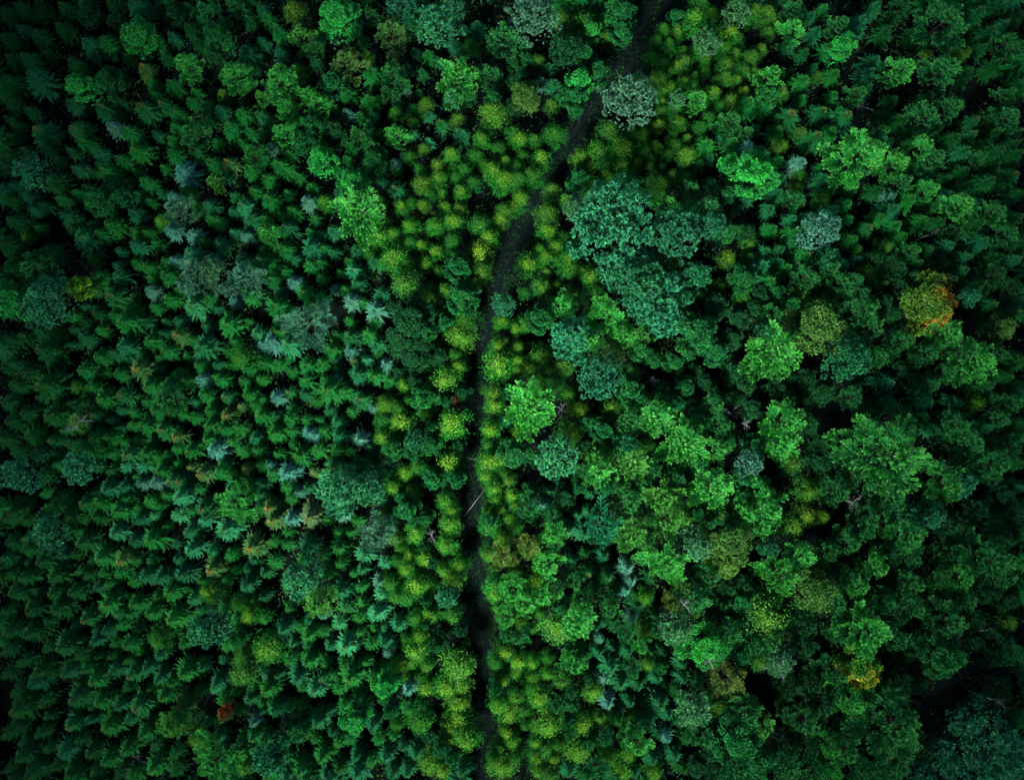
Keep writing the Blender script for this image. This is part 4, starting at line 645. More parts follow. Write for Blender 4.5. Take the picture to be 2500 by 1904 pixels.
10: """12 4 8 sy,23 4 6 sp,35 4 8 sv,48 2 5 sg,55 2 6 sp,82 2 4 by,100 2 6 og,84 5 6 st,88 17 6 bv,124 8 8 bl,122 20 7 by,33 20 7 st,12 18 5 sg,20 20 5 sg,43 27 6 so,53 12 5 sg,60 12 5 sg,53 22 7 sg,69 27 7 sl,54 32 6 sg,12 31 6 sg,3 23 5 sy,82 32 5 sl,68 35 5 st,97 26 5 by,107 28 6 by,96 34 7 by,90 31 5 bg,130 31 7 by,119 36 6 by,125 40 8 bl,7 38 5 st,21 12 5 sg,92 21 4 bg,79 43 5 sp,101 46 8 by,86 44 6 bg,111 47 6 bg,88 51 6 bg,80 52 6 sl,67 47 5 sg,56 50 7 st,95 53 6 bg,11 53 9 sg,57 60 6 so,68 57 5 sg,125 65 7 bg,77 64 7 sl,6 66 7 bg,66 66 6 sg,44 63 5 sp,34 68 5 st,18 72 8 st,53 70 6 sl,90 70 7 st,101 68 6 bg,105 76 7 by,118 77 6 od,82 73 4 st,43 75 5 sg,66 75 5 sg,34 77 7 sg,12 77 6 sg,25 82 5 st,34 83 5 st,48 84 5 st,58 84 9 sl,73 83 6 sg,82 81 6 st,89 84 4 st,84 89 4 sp,95 79 4 bg,102 87 8 by,115 84 5 og,22 93 6 sg,34 93 7 sg,92 95 7 bl,99 95 5 by,108 96 6 by,45 95 5 sg,120 104 5 bg,26 103 8 st,6 103 5 st,43 104 6 so,62 103 10 sg,74 104 6 sg,109 109 7 by,121 110 8 by,132 109 7 bl,38 112 8 sl,9 112 8 sg,53 111 6 sg,65 114 6 sg,80 117 5 sg,15 101 5 st,10 119 5 sg,13 125 7 st,30 122 5 sg,39 131 8 st,75 134 6 st,96 124 6 sg,85 124 6 og,103 131 8 bg,128 121 8 bl,131 130 8 by,5 124 5 st,47 125 4 st,25 136 8 og,29 141 6 sy,90 134 5 bg,123 135 6 bv,124 144 7 by,50 139 5 st,3 132 6 sg,53 145 6 sg,42 153 8 sg,28 162 9 sg,83 153 7 st,65 153 6 st,102 151 7 st,73 157 6 sg,65 163 9 st,96 162 7 st,110 158 9 bl,119 163 8 by,54 160 7 sd,94 148 5 st,118 148 7 og,131 163 7 st,8 165 7 sg,87 165 6 st,5 146 6 sg,125 153 6 og,143 9 7 bg,155 17 6 by,147 25 6 by,150 52 7 by,145 45 8 bg,158 65 7 fl,154 60 4 by,160 77 5 og,158 88 6 by,152 95 6 bg,158 106 6 by,155 121 8 by,161 126 8 by,158 138 6 bo,163 145 6 by,147 155 6 bg,156 160 8 bl,165 155 6 bg,155 148 5 bg,165 8 6 bg,153 2 6 by,148 110 5 og,108 20 5 od,112 30 5 od,118 57 5 od,108 55 4 og,72 12 4 sg,62 38 4 sg,45 38 6 sg,20 45 5 sg,22 60 5 sg,30 30 5 sg,64 5 5 sg,76 73 4 sg,28 72 5 sg,56 95 5 sg,70 94 5 sg,82 98 5 sg,50 103 4 sg,30 110 5 sg,22 122 5 sg,56 122 5 sg,60 143 6 sg,78 143 6 sg,70 122 5 sg,88 141 5 sg,110 140 6 od,105 120 5 sg,115 125 5 od,38 143 5 sg,18 146 5 sg,20 155 5 sg,50 150 4 sg,108 70 4 og,110 105 4 bg,97 103 4 bg,130 72 5 od,103 103 4 bg""",
11: """2 31 5 fo,25 33 9 fl,5 46 9 fl,3 37 5 by,10 60 8 fl,20 53 7 fl,48 12 7 st,38 10 6 st,40 30 5 st,48 26 5 sg,51 38 6 so,60 28 6 st,75 35 7 sp,77 43 5 sp,74 49 5 sp,86 29 5 st,62 40 8 sd,82 58 7 st,85 54 6 by,78 65 6 sp,100 5 13 fy,138 30 12 ov,160 5 8 fl,165 22 6 cg,47 56 8 fl,20 64 5 bg,16 73 4 by,6 67 7 bl,7 78 7 og,65 56 7 fg,63 63 6 fg,117 55 11 fg,110 47 7 fv,118 63 4 bo,140 76 9 og,148 55 8 og,85 74 6 bv,76 75 7 fg,84 83 6 fl,75 87 6 st,58 80 4 sp,66 85 5 st,57 88 5 st,97 88 5 st,88 96 5 bl,97 96 5 og,80 98 6 fg,73 97 4 st,60 105 6 sp,110 95 5 st,110 104 6 st,94 104 6 st,98 108 5 sg,45 89 8 og,5 95 7 by,15 95 6 by,25 92 5 bg,16 103 5 by,25 102 6 by,5 101 5 by,35 105 7 bv,9 106 4 bg,15 110 5 bg,6 115 7 by,20 117 8 by,2 127 6 by,10 125 5 bg,25 132 8 bl,18 136 5 by,10 134 5 bg,1 140 5 bv,17 144 6 by,23 150 6 bg,32 147 5 bg,30 155 6 by,19 155 6 by,19 162 6 by,4 145 5 bg,58 129 7 bv,38 130 5 st,53 115 7 bl,78 128 5 bl,40 120 6 og,31 121 5 og,45 152 9 bl,65 152 7 by,77 153 8 by,71 163 8 by,93 163 7 by,92 155 7 st,57 163 8 fg,75 140 6 fg,26 166 6 bv,38 163 7 st,3 158 6 og,80 164 5 st,70 107 8 st,82 109 6 st,63 119 7 sp,72 124 4 sp,77 119 6 st,95 120 9 st,68 130 7 sg,88 132 7 st,105 153 7 st,100 128 6 st,105 112 6 sd,110 160 7 sd,131 121 8 bv,122 140 9 og,160 135 9 fy,150 125 11 og,145 160 13 og,160 155 10 og,120 160 8 od,110 118 6 sg,160 95 8 bv,30 20 5 fg,40 42 6 og,30 48 6 og,34 60 6 og,55 48 5 sd,68 48 5 sd,90 42 6 sd,88 20 6 fg,112 5 7 og,125 5 7 og,92 65 6 sd,95 75 6 og,68 72 5 sd,55 72 5 st,90 88 4 sd,50 105 5 od,40 112 5 og,62 140 6 og,85 120 5 sd,85 105 5 sd,120 108 6 sd,108 132 6 sd,112 143 6 sd,130 150 8 od,128 40 8 og,138 45 8 od,150 45 8 od,135 58 7 od,148 68 8 od,155 82 8 og,148 90 7 og,115 88 6 sd,105 82 5 sd,132 165 8 od,52 145 6 og,38 140 5 og,95 140 5 sd,60 70 4 st""",
12: """3 7 9 fl,23 9 9 bv,40 6 7 bo,10 22 8 cl,48 55 10 og,8 82 9 og,14 95 9 cl,68 10 9 fg,57 20 9 fg,75 32 9 fl,65 46 8 fl,97 28 9 fg,97 47 9 fg,115 42 7 fg,128 40 9 fl,155 18 10 fd,80 56 9 fg,100 60 9 fg,130 55 8 fg,105 95 9 od,88 80 8 fg,52 75 8 fg,48 100 10 og,50 113 8 fg,40 122 11 fd,30 132 10 og,88 157 11 fg,55 150 11 fg,45 146 8 fl,50 162 7 fl,163 160 13 cg,132 133 8 ct,120 155 10 ct,8 135 11 bv,5 150 8 og,20 160 10 fg,70 165 8 fg,155 113 8 od,160 70 7 bv,155 82 8 od,163 88 8 og,140 124 7 od,165 105 7 od,20 110 8 od,35 107 9 od,105 2 7 ct,85 22 8 od,155 42 9 fg,160 55 8 od,88 42 7 od,82 10 8 fd,120 8 9 fd,130 12 9 fd,120 25 8 fd,165 5 7 fd,112 55 7 od,65 60 8 og,58 40 7 og,45 25 8 og,40 35 8 od,88 66 8 od,30 72 9 od,30 85 8 od,22 92 7 od,20 125 7 od,35 150 9 od,18 145 8 od,100 108 7 od,75 115 7 od,105 150 8 fd,140 68 7 od,145 50 7 od,150 92 7 od,138 80 6 od,158 128 7 od,72 105 8 od,35 165 8 og,105 165 8 ct,95 90 7 od,30 60 8 od,5 118 8 od""",
}
# ================================================================ the ground and the path
K22 = PW / 2206.0
PATH = [(1475, -60, 58), (1425, 0, 62), (1398, 60, 52), (1350, 132, 48), (1290, 228, 44), (1237, 300, 40), (1190, 370, 38), (1132, 465, 40), (1097, 540, 40), (1062, 610, 36), (1046, 680, 34),
        (1036, 760, 32), (1027, 850, 30), (1020, 930, 34), (1017, 1000, 32), (1015, 1080, 32), (1018, 1160, 30), (1026, 1240, 32), (1030, 1320, 44), (1034, 1400, 34), (1038, 1500, 34), (1036, 1600, 32), (1026, 1690, 32), (1022, 1760, 32)]

def ground_height(x, y):
    return 0.0
g0 = bpy.data.meshes.new('ground')
S_ = 900
g0.from_pydata([(-S_, -S_, 0), (S_, -S_, 0), (S_, S_, 0), (-S_, S_, 0)], [], [(0, 1, 2, 3)]); g0.materials.append(M['soil'])
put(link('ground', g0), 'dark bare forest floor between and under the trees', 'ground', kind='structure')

def path_sheet(name, off0, off1, z, mat, wob, seed):
    rng = random.Random(seed); vs, fs = [], []
    pts = []
    for i in range(len(PATH) - 1):
        for s in range(5):
            t = s / 5.0; a, b = PATH[i], PATH[i + 1]
            pts.append([a[k] * (1 - t) + b[k] * t for k in range(3)])
    for i, (px, py, w) in enumerate(pts):
        q = pts[min(i + 1, len(pts) - 1)]; p = pts[max(i - 1, 0)]
        dx, dy = q[0] - p[0], q[1] - p[1]; d = math.hypot(dx, dy); nx, ny = -dy / d, dx / d
        for off in (off0, off1):
            o = off * w + rng.uniform(-wob, wob) * w
            x, y = at_height((px + nx * o) * K22, (py + ny * o) * K22, 0)
            vs.append((x, y, z))
    for i in range(len(pts) - 1): fs.append((2 * i, 2 * i + 1, 2 * i + 3, 2 * i + 2))
    me = bpy.data.meshes.new(name); me.from_pydata(vs, [], fs); me.materials.append(mat)
    return me
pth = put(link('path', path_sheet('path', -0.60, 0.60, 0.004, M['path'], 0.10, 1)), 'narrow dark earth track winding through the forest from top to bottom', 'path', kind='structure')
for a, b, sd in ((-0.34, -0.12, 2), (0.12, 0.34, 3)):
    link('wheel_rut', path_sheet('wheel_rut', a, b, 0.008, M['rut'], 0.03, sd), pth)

# ---------------------------------------------------------------- unseen cloud-shaped blocker added above the drone to darken the edges of the view
def light_blocker_sheet():
    g = np.random.default_rng(44)
    nr, na = 22, 64
    off = (240 - 9) / math.tan(SUN_EL)                 # the sunlit gap falls on the middle of the picture
    hx, hy = 4 + off * math.sin(SUN_AZ), -2 + off * math.cos(SUN_AZ)
    ph = g.uniform(0, 6.28, 5)
    vs, fs = [], []
    def rim(a): return 1.0 + 0.10 * math.sin(2 * a + ph[0]) + 0.07 * math.sin(3 * a + ph[1]) + 0.05 * math.sin(5 * a + ph[2])
    for side in (0, 1):
        for i in range(nr):
            u = i / (nr - 1.0)
            for j in range(na):
                a = 6.283185 * j / na
                r = 34 * rim(a) + 190 * u ** 1.6
                t = 12 * math.sin(math.pi * min(0.5, u * 2.2 + 0.02)) * (1 if u < 0.98 else 0.2)
                z = 240 + (t if side else -0.45 * t) + 3.0 * math.sin(r * 0.09 + 3 * a + ph[3]) * min(1, u * 6)
                vs.append((hx + 1.22 * r * math.cos(a), hy + r * math.sin(a), z))
    o = nr * na
    for i in range(nr - 1):
        for j in range(na):
            k = (j + 1) % na
            fs.append((i * na + j, i * na + k, (i + 1) * na + k, (i + 1) * na + j))
            fs.append((o + i * na + j, o + (i + 1) * na + j, o + (i + 1) * na + k, o + i * na + k))
    for i in (0, nr - 1):
        for j in range(na):
            k = (j + 1) % na
            q = (i * na + j, o + i * na + j, o + i * na + k, i * na + k)
            fs.append(q if i == 0 else q[::-1])
    me = bpy.data.meshes.new('light_blocker'); me.from_pydata(vs, [], fs)
    for p in me.polygons: p.use_smooth = True
    m, n, l = node_mat('light_blocker_pale')
    d = n.new('ShaderNodeBsdfDiffuse'); d.inputs['Color'].default_value = (0.85, 0.87, 0.9, 1)
    ou = n.new('ShaderNodeOutputMaterial'); l.new(d.outputs[0], ou.inputs['Surface'])
    me.materials.append(m)
    return me
put(link('light_blocker', light_blocker_sheet()), 'added cloud-shaped light blocker out of view, its gap leaving the middle bright', 'light_blocker', kind='structure')

# ================================================================ tones: linear base colour, and how far young or turning leaves and sunlit-painted birch tops show
TONE = {  # dark codes near the edges partly hold edge darkening painted into the colour
 'fh': (0.012, 0.190, 0.042, 0.40), 'fb': (0.026, 0.320, 0.055, 0.80),
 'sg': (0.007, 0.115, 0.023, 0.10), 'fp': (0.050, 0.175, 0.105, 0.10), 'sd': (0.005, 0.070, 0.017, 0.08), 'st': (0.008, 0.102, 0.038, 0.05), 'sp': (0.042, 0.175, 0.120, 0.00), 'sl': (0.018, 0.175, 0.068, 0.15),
 'sy': (0.030, 0.120, 0.028, 0.75), 'so': (0.008, 0.098, 0.028, 0.30), 'sv': (0.060, 0.130, 0.045, 0.40),
 'by': (0.012, 0.150, 0.016, 0.72), 'bg': (0.010, 0.125, 0.018, 0.22), 'bv': (0.018, 0.128, 0.018, 0.45), 'bo': (0.028, 0.120, 0.014, 0.80), 'bl': (0.035, 0.165, 0.018, 0.40), 'br': (0.045, 0.020, 0.014, 0.05),
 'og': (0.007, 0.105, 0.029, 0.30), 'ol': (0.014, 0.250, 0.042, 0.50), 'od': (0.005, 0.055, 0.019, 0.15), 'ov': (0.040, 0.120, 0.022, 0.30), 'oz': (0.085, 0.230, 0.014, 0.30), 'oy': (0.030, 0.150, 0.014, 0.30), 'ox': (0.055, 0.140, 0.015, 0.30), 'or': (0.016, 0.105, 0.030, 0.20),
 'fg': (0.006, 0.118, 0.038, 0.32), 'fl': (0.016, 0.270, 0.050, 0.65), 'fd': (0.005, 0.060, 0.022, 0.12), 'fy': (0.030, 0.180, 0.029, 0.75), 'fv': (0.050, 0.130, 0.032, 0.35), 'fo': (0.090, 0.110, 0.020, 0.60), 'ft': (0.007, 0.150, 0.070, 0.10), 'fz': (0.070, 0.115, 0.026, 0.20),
 'ct': (0.018, 0.160, 0.066, 0.30), 'cp': (0.055, 0.190, 0.115, 0.30), 'cg': (0.010, 0.130, 0.048, 0.30), 'cl': (0.042, 0.170, 0.060, 0.40),
}
TONE_WORDS = {'fh': 'green', 'fb': 'bright green', 'fp': 'pale teal', 'sg': 'mid-green', 'sd': 'dark green', 'st': 'teal', 'sp': 'silvery blue', 'sl': 'fresh green', 'sy': 'yellow-topped', 'so': 'brown-tipped', 'sv': 'olive',
 'by': 'yellow', 'bg': 'green', 'bv': 'olive', 'bo': 'ochre', 'bl': 'lime green', 'br': 'red-brown', 'og': 'mid-green', 'ol': 'bright green', 'od': 'dark green', 'ov': 'olive', 'fg': 'mid-green', 'fl': 'bright green',
 'fd': 'dark green', 'fy': 'yellow-green', 'fv': 'olive', 'fo': 'orange', 'ft': 'sea green', 'ct': 'teal', 'cp': 'pale teal', 'cg': 'blue-green', 'cl': 'pale green'}
KIND = {'s': ('spruce_tree', 'spruce', 'young spruces of the plantation'), 't': ('blue_spruce_tree', 'blue spruce', 'teal and silvery spruces'), 'b': ('birch_tree', 'birch', 'yellow-green birches along the path'),
        'o': ('broadleaf_tree', 'broadleaf', 'broadleaf trees of the mixed forest'), 'f': ('pine_tree', 'pine', 'spreading pines of the mixed forest'), 'c': ('round_pine_tree', 'round pine', 'round-topped teal pines')}

# ================================================================ survey -> trees
rng = random.Random(7)
# black hollows without trees: tile, x, y, radius in tenths
HOLLOWS = [(8, 45, 101, 13), (12, 121, 117, 15), (1, 33, 68, 9), (5, 43, 69, 9), (9, 121, 89, 8), (4, 95, 53, 6), (4, 138, 57, 8), (7, 112, 50, 6), (12, 144, 86, 9), (12, 152, 63, 7), (12, 21, 92, 6), (12, 10, 115, 8),
           (9, 30, 77, 5), (9, 32, 112, 8), (6, 52, 33, 7), (6, 80, 83, 6), (11, 153, 112, 7), (10, 110, 126, 6), (2, 143, 126, 6), (4, 89, 34, 5), (1, 100, 89, 5), (9, 100, 123, 4), (10, 55, 37, 5), (11, 88, 113, 6), (3, 12, 28, 6),
           (4, 72, 66, 6), (8, 100, 92, 5), (8, 128, 78, 5), (5, 125, 106, 5), (6, 67, 102, 5), (6, 68, 137, 5), (11, 8, 142, 4), (7, 118, 55, 6), (12, 160, 105, 8), (8, 72, 50, 5), (2, 47, 112, 4), (2, 31, 139, 4)]
HOLLOWS = [(TILES[t][0] + x * 3.869, TILES[t][1] + y * 3.869, r * 3.869) for t, x, y, r in HOLLOWS]
def in_hollow(px, py, f=0.9): return any((px - h[0]) ** 2 + (py - h[1]) ** 2 < (f * h[2]) ** 2 for h in HOLLOWS)
def off_path(px, py, r):
    yy = py / K22
    for A, B in zip(PATH, PATH[1:]):
        if A[1] <= yy < B[1]:
            t = (yy - A[1]) / (B[1] - A[1]); c = (A[0] * (1 - t) + B[0] * t) * K22; w = (A[2] * (1 - t) + B[2] * t) * K22
            lim = (0.40 if yy < 650 else 0.52) * w + 0.78 * r; d = px - c
            if abs(d) < lim: return c + (lim if d >= 0 else -lim)
    return px
trees = []                                             # px, py, rpx, code, label, ref
def tile_px(t, x, y): return TILES[t][0] + x * 3.869, TILES[t][1] + y * 3.869
for t, x, y, r, code, lab, ref in MARKS:
    px, py = tile_px(t, x, y); px = px if 'lone teal sapling' in lab else off_path(px, py, r * 3.869); trees.append([px, py, r * 3.869, code, lab, ref])
grid = {}
def near(px, py, r, f):
    for gx in range(int(px // 90) - 2, int(px // 90) + 3):
        for gy in range(int(py // 90) - 2, int(py // 90) + 3):
            for q in grid.get((gx, gy), ()):
                if math.hypot(q[0] - px, q[1] - py) < f * max(q[2], r): return True
    return False
for q in trees: grid.setdefault((int(q[0] // 90), int(q[1] // 90)), []).append(q)
for t in sorted(BULK):
    for e in BULK[t].replace('\n', ',').split(','):
        a = e.split(); px, py = tile_px(t, float(a[0]), float(a[1])); r = float(a[2]) * 3.869
        px = off_path(px, py, r)
        if near(px, py, r, 0.62) or in_hollow(px, py): continue
        if t in (8, 11, 12) and a[3] in ('og', 'od') and int(px * 7 + py * 3) % 5 < 3: a[3] = 'f' + ('g' if a[3] == 'og' else 'd')
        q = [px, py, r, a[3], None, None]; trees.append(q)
        grid.setdefault((int(px // 90), int(py // 90)), []).append(q)

def height_of(code, rm):
    k = code[0]
    if k == 's': return min(5.2 + 1.75 * rm, 11.0)
    if k == 'b': return min(5.6 + 1.3 * rm, 9.5)
    if k == 'o': return min(7.5 + 1.25 * rm, 15.0)
    if k == 'f': return min(9.0 + 1.5 * rm, 21.0)
    return min(8.5 + 1.35 * rm, 17.0)
CEN = {'s': 0.74, 'b': 0.84, 'o': 0.80, 'f': 0.76, 'c': 0.84}
GROW = {'s': 0.87, 'b': 0.98, 'o': 1.02, 'f': 1.16, 'c': 1.05}
for q in trees:
    px, py, r, code = q[:4]; k = code[0]
    rm = r * KPX * (CAM_H - 8); h = height_of(code, rm) * rng.uniform(0.92, 1.06)
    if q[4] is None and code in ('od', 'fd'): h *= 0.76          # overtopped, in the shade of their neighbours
    elif q[4]: h *= 1.07
    elif q[4] is None and k in 'sb' and r < 20: h *= 0.86
    zc = CEN[k] * h; rm = r * KPX * (CAM_H - zc) * GROW[k] * (rng.uniform(0.82, 1.22) if k == 'b' else 1.0)
    x, y = at_height(px, py, zc)
    q += [x, y, h, rm, CEN[k]]

# ---------------------------------------------------------------- forms and their shared meshes
FORMS = {}
def register(key, makers, H, R, mat):
    L = []
    for i, mk in enumerate(makers):
        lv, tb = mk()
        V, S, T = lv.arrays()
        L.append({'crown': quad_mesh('crown', V, S, T, mat), 'trunk': tb.mesh('trunk', M['bark']), 'V': V, 'S': S, 'T': T})
    FORMS[key] = (L, H, R)
register('s', [lambda i=i: spruce_form(10 + i) for i in range(7)], 10.0, 1.6, M['s'])
register('b', [lambda i=i: birch_form(30 + i) for i in range(6)], 8.0, 1.8, M['b'])
register('o', [lambda i=i: broad_form(50 + i) for i in range(6)], 13.0, 4.2, M['o'])
register('os', [lambda i=i: broad_form(60 + i, 9.0, 2.2) for i in range(4)], 9.0, 2.2, M['o'])
register('f', [lambda i=i: pine_form(70 + i) for i in range(4)], 15.0, 5.0, M['f'])
register('fs', [lambda i=i: pine_form(80 + i, 10.0, 2.4, 0.62) for i in range(5)], 10.0, 2.4, M['f'])
register('c', [lambda i=i: round_pine_form(90 + i, 14.0, 4.5, 1.05) for i in range(4)], 14.0, 4.5, M['c'])
register('cs', [lambda i=i: round_pine_form(100 + i, 10.0, 2.2, 0.75) for i in range(4)], 10.0, 2.2, M['c'])
SPARSE = []
for i in range(3):
    lv, tb = spruce_form(130 + i, dense=0.72); SPARSE.append(lv.arrays())

def form_key(code, rm):
    k = code[0]
    if k in 'ofc': return k if rm > 3.1 else k + 's'
    return k
def tone_of(code, r_):
    c = TONE[code]; v = r_.uniform(0.86, 1.16); h = r_.uniform(-0.09, 0.09)
    return (c[0] * v * (1 + h * 1.5), c[1] * v, c[2] * v * (1 - h), c[3] * (r_.uniform(0.35, 1.0) if code[0] == 'b' else r_.uniform(0.8, 1.1)))

def kind_key(code): return 't' if code in ('st', 'sp') else code[0]

# ---------------------------------------------------------------- labels: what a tree looks like and which marked tree it stands by
DIRS = ['right of', 'above right of', 'above', 'above left of', 'left of', 'below left of', 'below', 'below right of']
marks = [q for q in trees if q[4]]
ORD = ['', 'second ', 'third ', 'fourth ', 'fifth ', 'sixth ', 'seventh ', 'eighth ', 'ninth ', 'tenth ']
bins = {}
def assign_labels(lst):
    for q in lst:
        m = min(marks, key=lambda m: math.hypot(m[0] - q[0], m[1] - q[1]) - 0.6 * m[2])
        a = math.atan2(-(q[1] - m[1]), q[0] - m[0]); s = int(round(a / (math.pi / 4))) % 8
        size = 'small ' if q[9] < 1.25 else ('' if q[9] < 2.3 else ('large ' if q[9] < 4 else 'very large '))
        bins.setdefault((m[5], s, q[3][0], TONE_WORDS[q[3]]), []).append((math.hypot(m[0] - q[0], m[1] - q[1]), size, q))
    for (ref, s, k, tone), L in bins.items():
        L.sort(key=lambda e: e[0])
        noun = {'s': 'spruce', 'b': 'birch', 'o': 'broadleaf', 'f': 'pine', 'c': 'round pine'}[k]
        for i, (d, size, q) in enumerate(L):
            if len(L) == 1: lab = f'{size}{tone} {noun} {DIRS[s]} {ref}'
            else: lab = f'{size}{tone} {noun}, {"nearest" if i == 0 else ORD[i].strip() + " out"} {DIRS[s]} {ref}'
            w = lab.split()
            if len(w) > 16 and size: lab = lab.replace(size, '', 1)
            q[4] = lab

# ---------------------------------------------------------------- which trees stand alone, and which go into one mass per kind
LIMIT = 300
by_kind = {}
for q in trees: by_kind.setdefault(kind_key(q[3]), []).append(q)
alone, mass = [], {}
for k, L in by_kind.items():
    inside = lambda q: -10 < q[0] < PW + 10 and -10 < q[1] < PH + 10
    L.sort(key=lambda q: (q[5] is None, not inside(q), -q[2]))
    alone += L[:LIMIT]
    if len(L) > LIMIT: mass[k] = L[LIMIT:]
assign_labels([q for q in alone if q[4] is None])

def plant(q):
    px, py, r, code, lab, ref, x, y, h, rm, _c = q
    forms, H, R = FORMS[form_key(code, rm)]
    kk = kind_key(code); name, cat, group = KIND[kk]
    if code in ('br',): name, cat, group = 'bush', 'bush', None
    if code == 'or': name, cat = 'maple_tree', 'maple'
    root = link(name, None)
    root.empty_display_size = 0.5
    root.location = (x, y, 0); root.rotation_euler = (rng.gauss(0, 0.02), rng.gauss(0, 0.02), rng.uniform(0, 6.283))
    e = rng.uniform(0.93, 1.07)
    root.scale = (rm / R * e, rm / R / e, h / H)
    put(root, lab, cat, group)
    f = rng.choice(forms)
    c = link('crown', f['crown'], root); t = link('trunk', f['trunk'], root)
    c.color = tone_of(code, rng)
    return root, f, c
SPECIAL = {}
for q in alone:
    o = plant(q)
    if q[3] in ('ox', 'oy', 'or'): SPECIAL.setdefault(q[3], []).append((q, o))

# ---------------------------------------------------------------- trees with turning leaves: those sprays are a part of their own
def turning(root, form, crown, rgb, keep):
    V, S, T = form['V'], form['S'], form['T']
    Q = V.reshape(-1, 4, 3); c = Q.mean(1)
    world = np.array([[*root.matrix_basis.to_3x3()[i]] for i in range(3)])
    w = c @ world.T
    k = keep(w)
    def sub(mask, nm, mat):
        m4 = np.repeat(mask, 4); return quad_mesh(nm, V[m4], S[m4], T[m4], mat)
    crown.data = sub(~k, 'crown', M['o'])
    t = link('turning_leaves', sub(k, 'turning_leaves', M['turn']), root); t.color = rgb
    return t
for code, L in SPECIAL.items():
    for q, (root, form, crown) in L:
        g = np.random.default_rng(5); rm = q[9]
        if code == 'ox':
            t = turning(root, form, crown, (0.34, 0.19, 0.016, 0.25), lambda w: (w[:, 0] / rm + 0.35 * np.sin(w[:, 1] * 1.6) + g.normal(0, 0.30, len(w)) > 0.42))
            t['label'] = 'orange leaves on the right side'
        elif code == 'oy':
            t = turning(root, form, crown, (0.36, 0.38, 0.012, 0.6), lambda w: (-w[:, 1] / rm + 0.5 * np.sin(w[:, 0] * 1.9) * np.cos(w[:, 1] * 1.7) + g.normal(0, 0.3, len(w)) > (0.35)))
            t['label'] = 'bright yellow leaves'
        else:
            t = turning(root, form, crown, (0.46, 0.085, 0.03, 0.10), lambda w: (w[:, 1] / rm + 0.25 * np.sin(w[:, 0] * 5) + g.normal(0, 0.35, len(w)) > 0.12))
            t['label'] = 'scarlet leaves'

# ---------------------------------------------------------------- the rest of a kind, as one mass
def joined(name, items, sources, H, R, label, cat, seed, mat=None):
    g = np.random.default_rng(seed); r_ = random.Random(seed)
    VV, SS, TT, CC = [], [], [], []
    for (x, y, h, rm, code) in items:
        V, S, T = sources[int(g.integers(len(sources)))]
        a = g.uniform(0, 6.283); c, s = math.cos(a), math.sin(a)
        P = V * np.array([rm / R, rm / R, h / H])
        P = np.stack([P[:, 0] * c - P[:, 1] * s + x, P[:, 0] * s + P[:, 1] * c + y, P[:, 2]], 1)
        VV.append(P); SS.append(S); TT.append(T); CC.append(np.tile(np.array(tone_of(code, r_)), (len(V), 1)))
    o = link(name, quad_mesh(name, np.concatenate(VV), np.concatenate(SS), np.concatenate(TT), mat or M['joined'], np.concatenate(CC)))
    put(o, label, cat, kind='stuff')
    return o
for k, L in mass.items():
    items = [(q[6], q[7], q[8], q[9], q[3]) for q in L]
    if k == 'b': joined('birch_stand', items, [(f['V'], f['S'], f['T']) for f in FORMS['b'][0]], 8.0, 1.8, 'smallest yellow-green birches filling the stands beside the path', 'birches', 3, M['joined_birch'])
    elif k == 't': joined('blue_spruce_stand', items, SPARSE, 10.0, 1.6, 'smallest teal spruces scattered between the larger crowns', 'spruces', 4)
    elif k == 's': joined('spruce_stand', items, SPARSE, 10.0, 1.6, 'smaller green spruces filling the gaps of the plantation', 'spruces', 5)

# ---------------------------------------------------------------- the forest goes on beyond the picture
edge = []
r_ = random.Random(12)
for i in range(3600):
    x, y = r_.uniform(-125, 125), r_.uniform(-105, 105)
    px, py = x / (KPX * 164) + PW / 2, -y / (KPX * 164) + PH / 2
    if -8 < px < PW + 8 and -8 < py < PH + 8: continue
    if abs(px - 1660) < 60 and py < 0 or abs(px - 1160) < 45 and py > PH: continue
    if any((x - e[0]) ** 2 + (y - e[1]) ** 2 < 2.4 ** 2 for e in edge): continue
    edge.append((x, y, r_.uniform(7, 10.5), r_.uniform(1.3, 2.2), r_.choice(['sg', 'sd', 'sd', 'st', 'sg'])))
joined('surrounding_forest', edge, SPARSE, 10.0, 1.6, 'dark spruce forest carrying on beyond the picture on every side', 'forest', 6)

# ---------------------------------------------------------------- undergrowth: ferns, brambles and saplings on the forest floor
g = np.random.default_rng(21)
def on_path(px, py, f=1.05):
    yy = py / K22; i = np.clip(np.searchsorted([p[1] for p in PATH], yy) - 1, 0, len(PATH) - 2)
    A = np.array(PATH)[i]; B = np.array(PATH)[i + 1]; t = (yy - A[:, 1]) / (B[:, 1] - A[:, 1])
    cx = A[:, 0] * (1 - t) + B[:, 0] * t; w = A[:, 2] * (1 - t) + B[:, 2] * t
    return np.abs(px / K22 - cx) < w * f
n = 9000
cx, cy = g.uniform(-82, 82, n), g.uniform(-63, 63, n)
px, py = cx / (KPX * CAM_H) + PW / 2, -cy / (KPX * CAM_H) + PH / 2
ok = ~on_path(px, py) & ~np.array([in_hollow(a, b, 1.0) for a, b in zip(px, py)])
cx, cy = cx[ok], cy[ok]; n = len(cx)
ch = g.gamma(2.0, 0.55, n) + 0.25; cr = 0.35 + 0.28 * ch
m = 16
lv = Leaves()
C = np.repeat(np.stack([cx, cy, ch], 1), m, 0); R_ = np.repeat(cr, m)
d = rand_dirs(g, n * m, 0.35)
lv.add(C + d * (R_ * 0.8)[:, None] * np.array([1, 1, 0.8]) - np.array([0, 0, 0.1]), d + rand_dirs(g, n * m) * 0.6, rand_dirs(g, n * m, 1.3), g.uniform(0.25, 0.5, n * m), g.uniform(0.12, 0.24, n * m), g.random(n * m), 0.0)
V, S, T = lv.arrays()
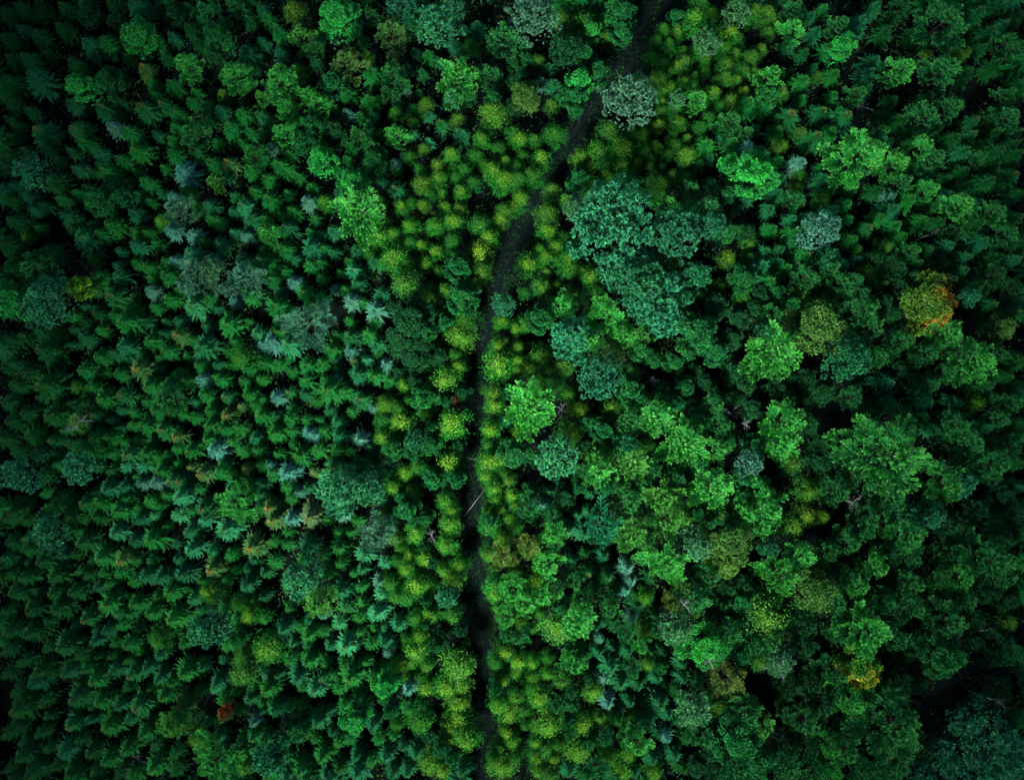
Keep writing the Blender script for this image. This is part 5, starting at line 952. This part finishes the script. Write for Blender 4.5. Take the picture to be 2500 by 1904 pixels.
und = np.array([[0.010, 0.062, 0.018, 0], [0.016, 0.075, 0.018, 0], [0.010, 0.055, 0.034, 0], [0.03, 0.07, 0.014, 0]])[g.integers(0, 4, n)]
put(link('undergrowth', quad_mesh('undergrowth', V, S, T, M['joined'], np.repeat(und, m * 4, 0))), 'low dark ferns, brambles and seedlings on the forest floor', 'undergrowth', kind='stuff')
# low herbs and grass along the path's edges
n = 2600
i = g.integers(0, len(PATH) - 1, n); t = g.random(n); A = np.array(PATH)[i]; B = np.array(PATH)[i + 1]
c = A * (1 - t)[:, None] + B * t[:, None]
o_ = g.normal(0, 0.16, n) + np.where(g.random(n) < 0.5, -0.85, 0.85); o_[:500] = g.normal(0, 0.1, 500)
X = (c[:, 0] + o_ * c[:, 2]) * K22; Y = c[:, 1] * K22
pts = np.stack([(X - PW / 2) * KPX * CAM_H, -(Y - PH / 2) * KPX * CAM_H, np.full(n, 0.02)], 1)
m = 9
lv = Leaves(); P = np.repeat(pts, m, 0) + g.normal(0, 0.14, (n * m, 3)) * np.array([1, 1, 0])
lv.add(P, rand_dirs(g, n * m, 0.9), rand_dirs(g, n * m, 0.8), g.uniform(0.15, 0.42, n * m), g.uniform(0.05, 0.12, n * m), g.random(n * m), 0.0)
V, S, T = lv.arrays()
put(link('grass', quad_mesh('grass', V, S, T, M['joined'], np.tile(np.array([0.016, 0.066, 0.022, 0.0]), (len(V), 1)))), 'short dark grass and herbs on the middle and edges of the path', 'grass', kind='stuff')

# ---------------------------------------------------------------- bare trees, snags and fallen stems
for i, (t, x, y, r, style, lab) in enumerate(BARE):
    px, py = tile_px(t, x, y)
    near_tall = [q for q in trees if math.hypot(q[0] - px, q[1] - py) < q[2] * 0.8]
    z = (max([q[8] * 0.9 for q in near_tall] + [6.0]) + 0.4) if style == 'u' else max([q[8] * 0.55 for q in near_tall] + [3.0])
    rm = 0.85 * r * 3.869 * KPX * (CAM_H - z)
    X, Y = at_height(px, py, z)
    root = link('dead_tree' if style == 'u' else 'fallen_tree', None)
    root.location = (X, Y, 0); root.rotation_euler = (0, 0, rng.uniform(-0.6, 0.6)); put(root, lab, 'dead tree')
    tb = bare_form(200 + i, rm, style)
    for k_ in range(len(tb.v)): tb.v[k_] = tb.v[k_] + Vector((0, 0, z))
    link('bare_branches', tb.mesh('bare_branches', M['dead']), root)
    st = Tubes()
    if style == 'u': st.add([(0.1, 0, -0.2), (0.05, 0.05, z * 0.5), (0, 0, z - 0.5)], [0.16, 0.12, 0.07], 6)
    else: st.add([(-rm * 1.9, -0.3, -0.2), (-rm * 1.4, -0.1, z * 0.55), (-rm * 0.95, 0, z + 0.05)], [0.17, 0.14, 0.10], 6)
    link('trunk', st.mesh('trunk', M['dead']), root)
for (x0, y0, x1, y1, z0, z1, lab) in [(1003, 985, 1030, 992, 0.35, 0.6, 'short thin pale pole lying straight across the path, the upper one'),
                                      (1000, 1112, 1046, 1052, 0.3, 1.6, 'long thin pale pole slanting across the path, the lower one')]:
    a = (*at_height(x0 * K22, y0 * K22, z0), z0); b = (*at_height(x1 * K22, y1 * K22, z1), z1)
    mid = tuple((a[j] + b[j]) / 2 + (0.0, 0.0, 0.08)[j] for j in range(3))
    st = Tubes(); st.add([a, mid, b], [0.04, 0.03, 0.015], 6)
    o = link('fallen_pole', st.mesh('fallen_pole', M['dead'])); put(o, lab, 'pole', 'fallen poles across the path')
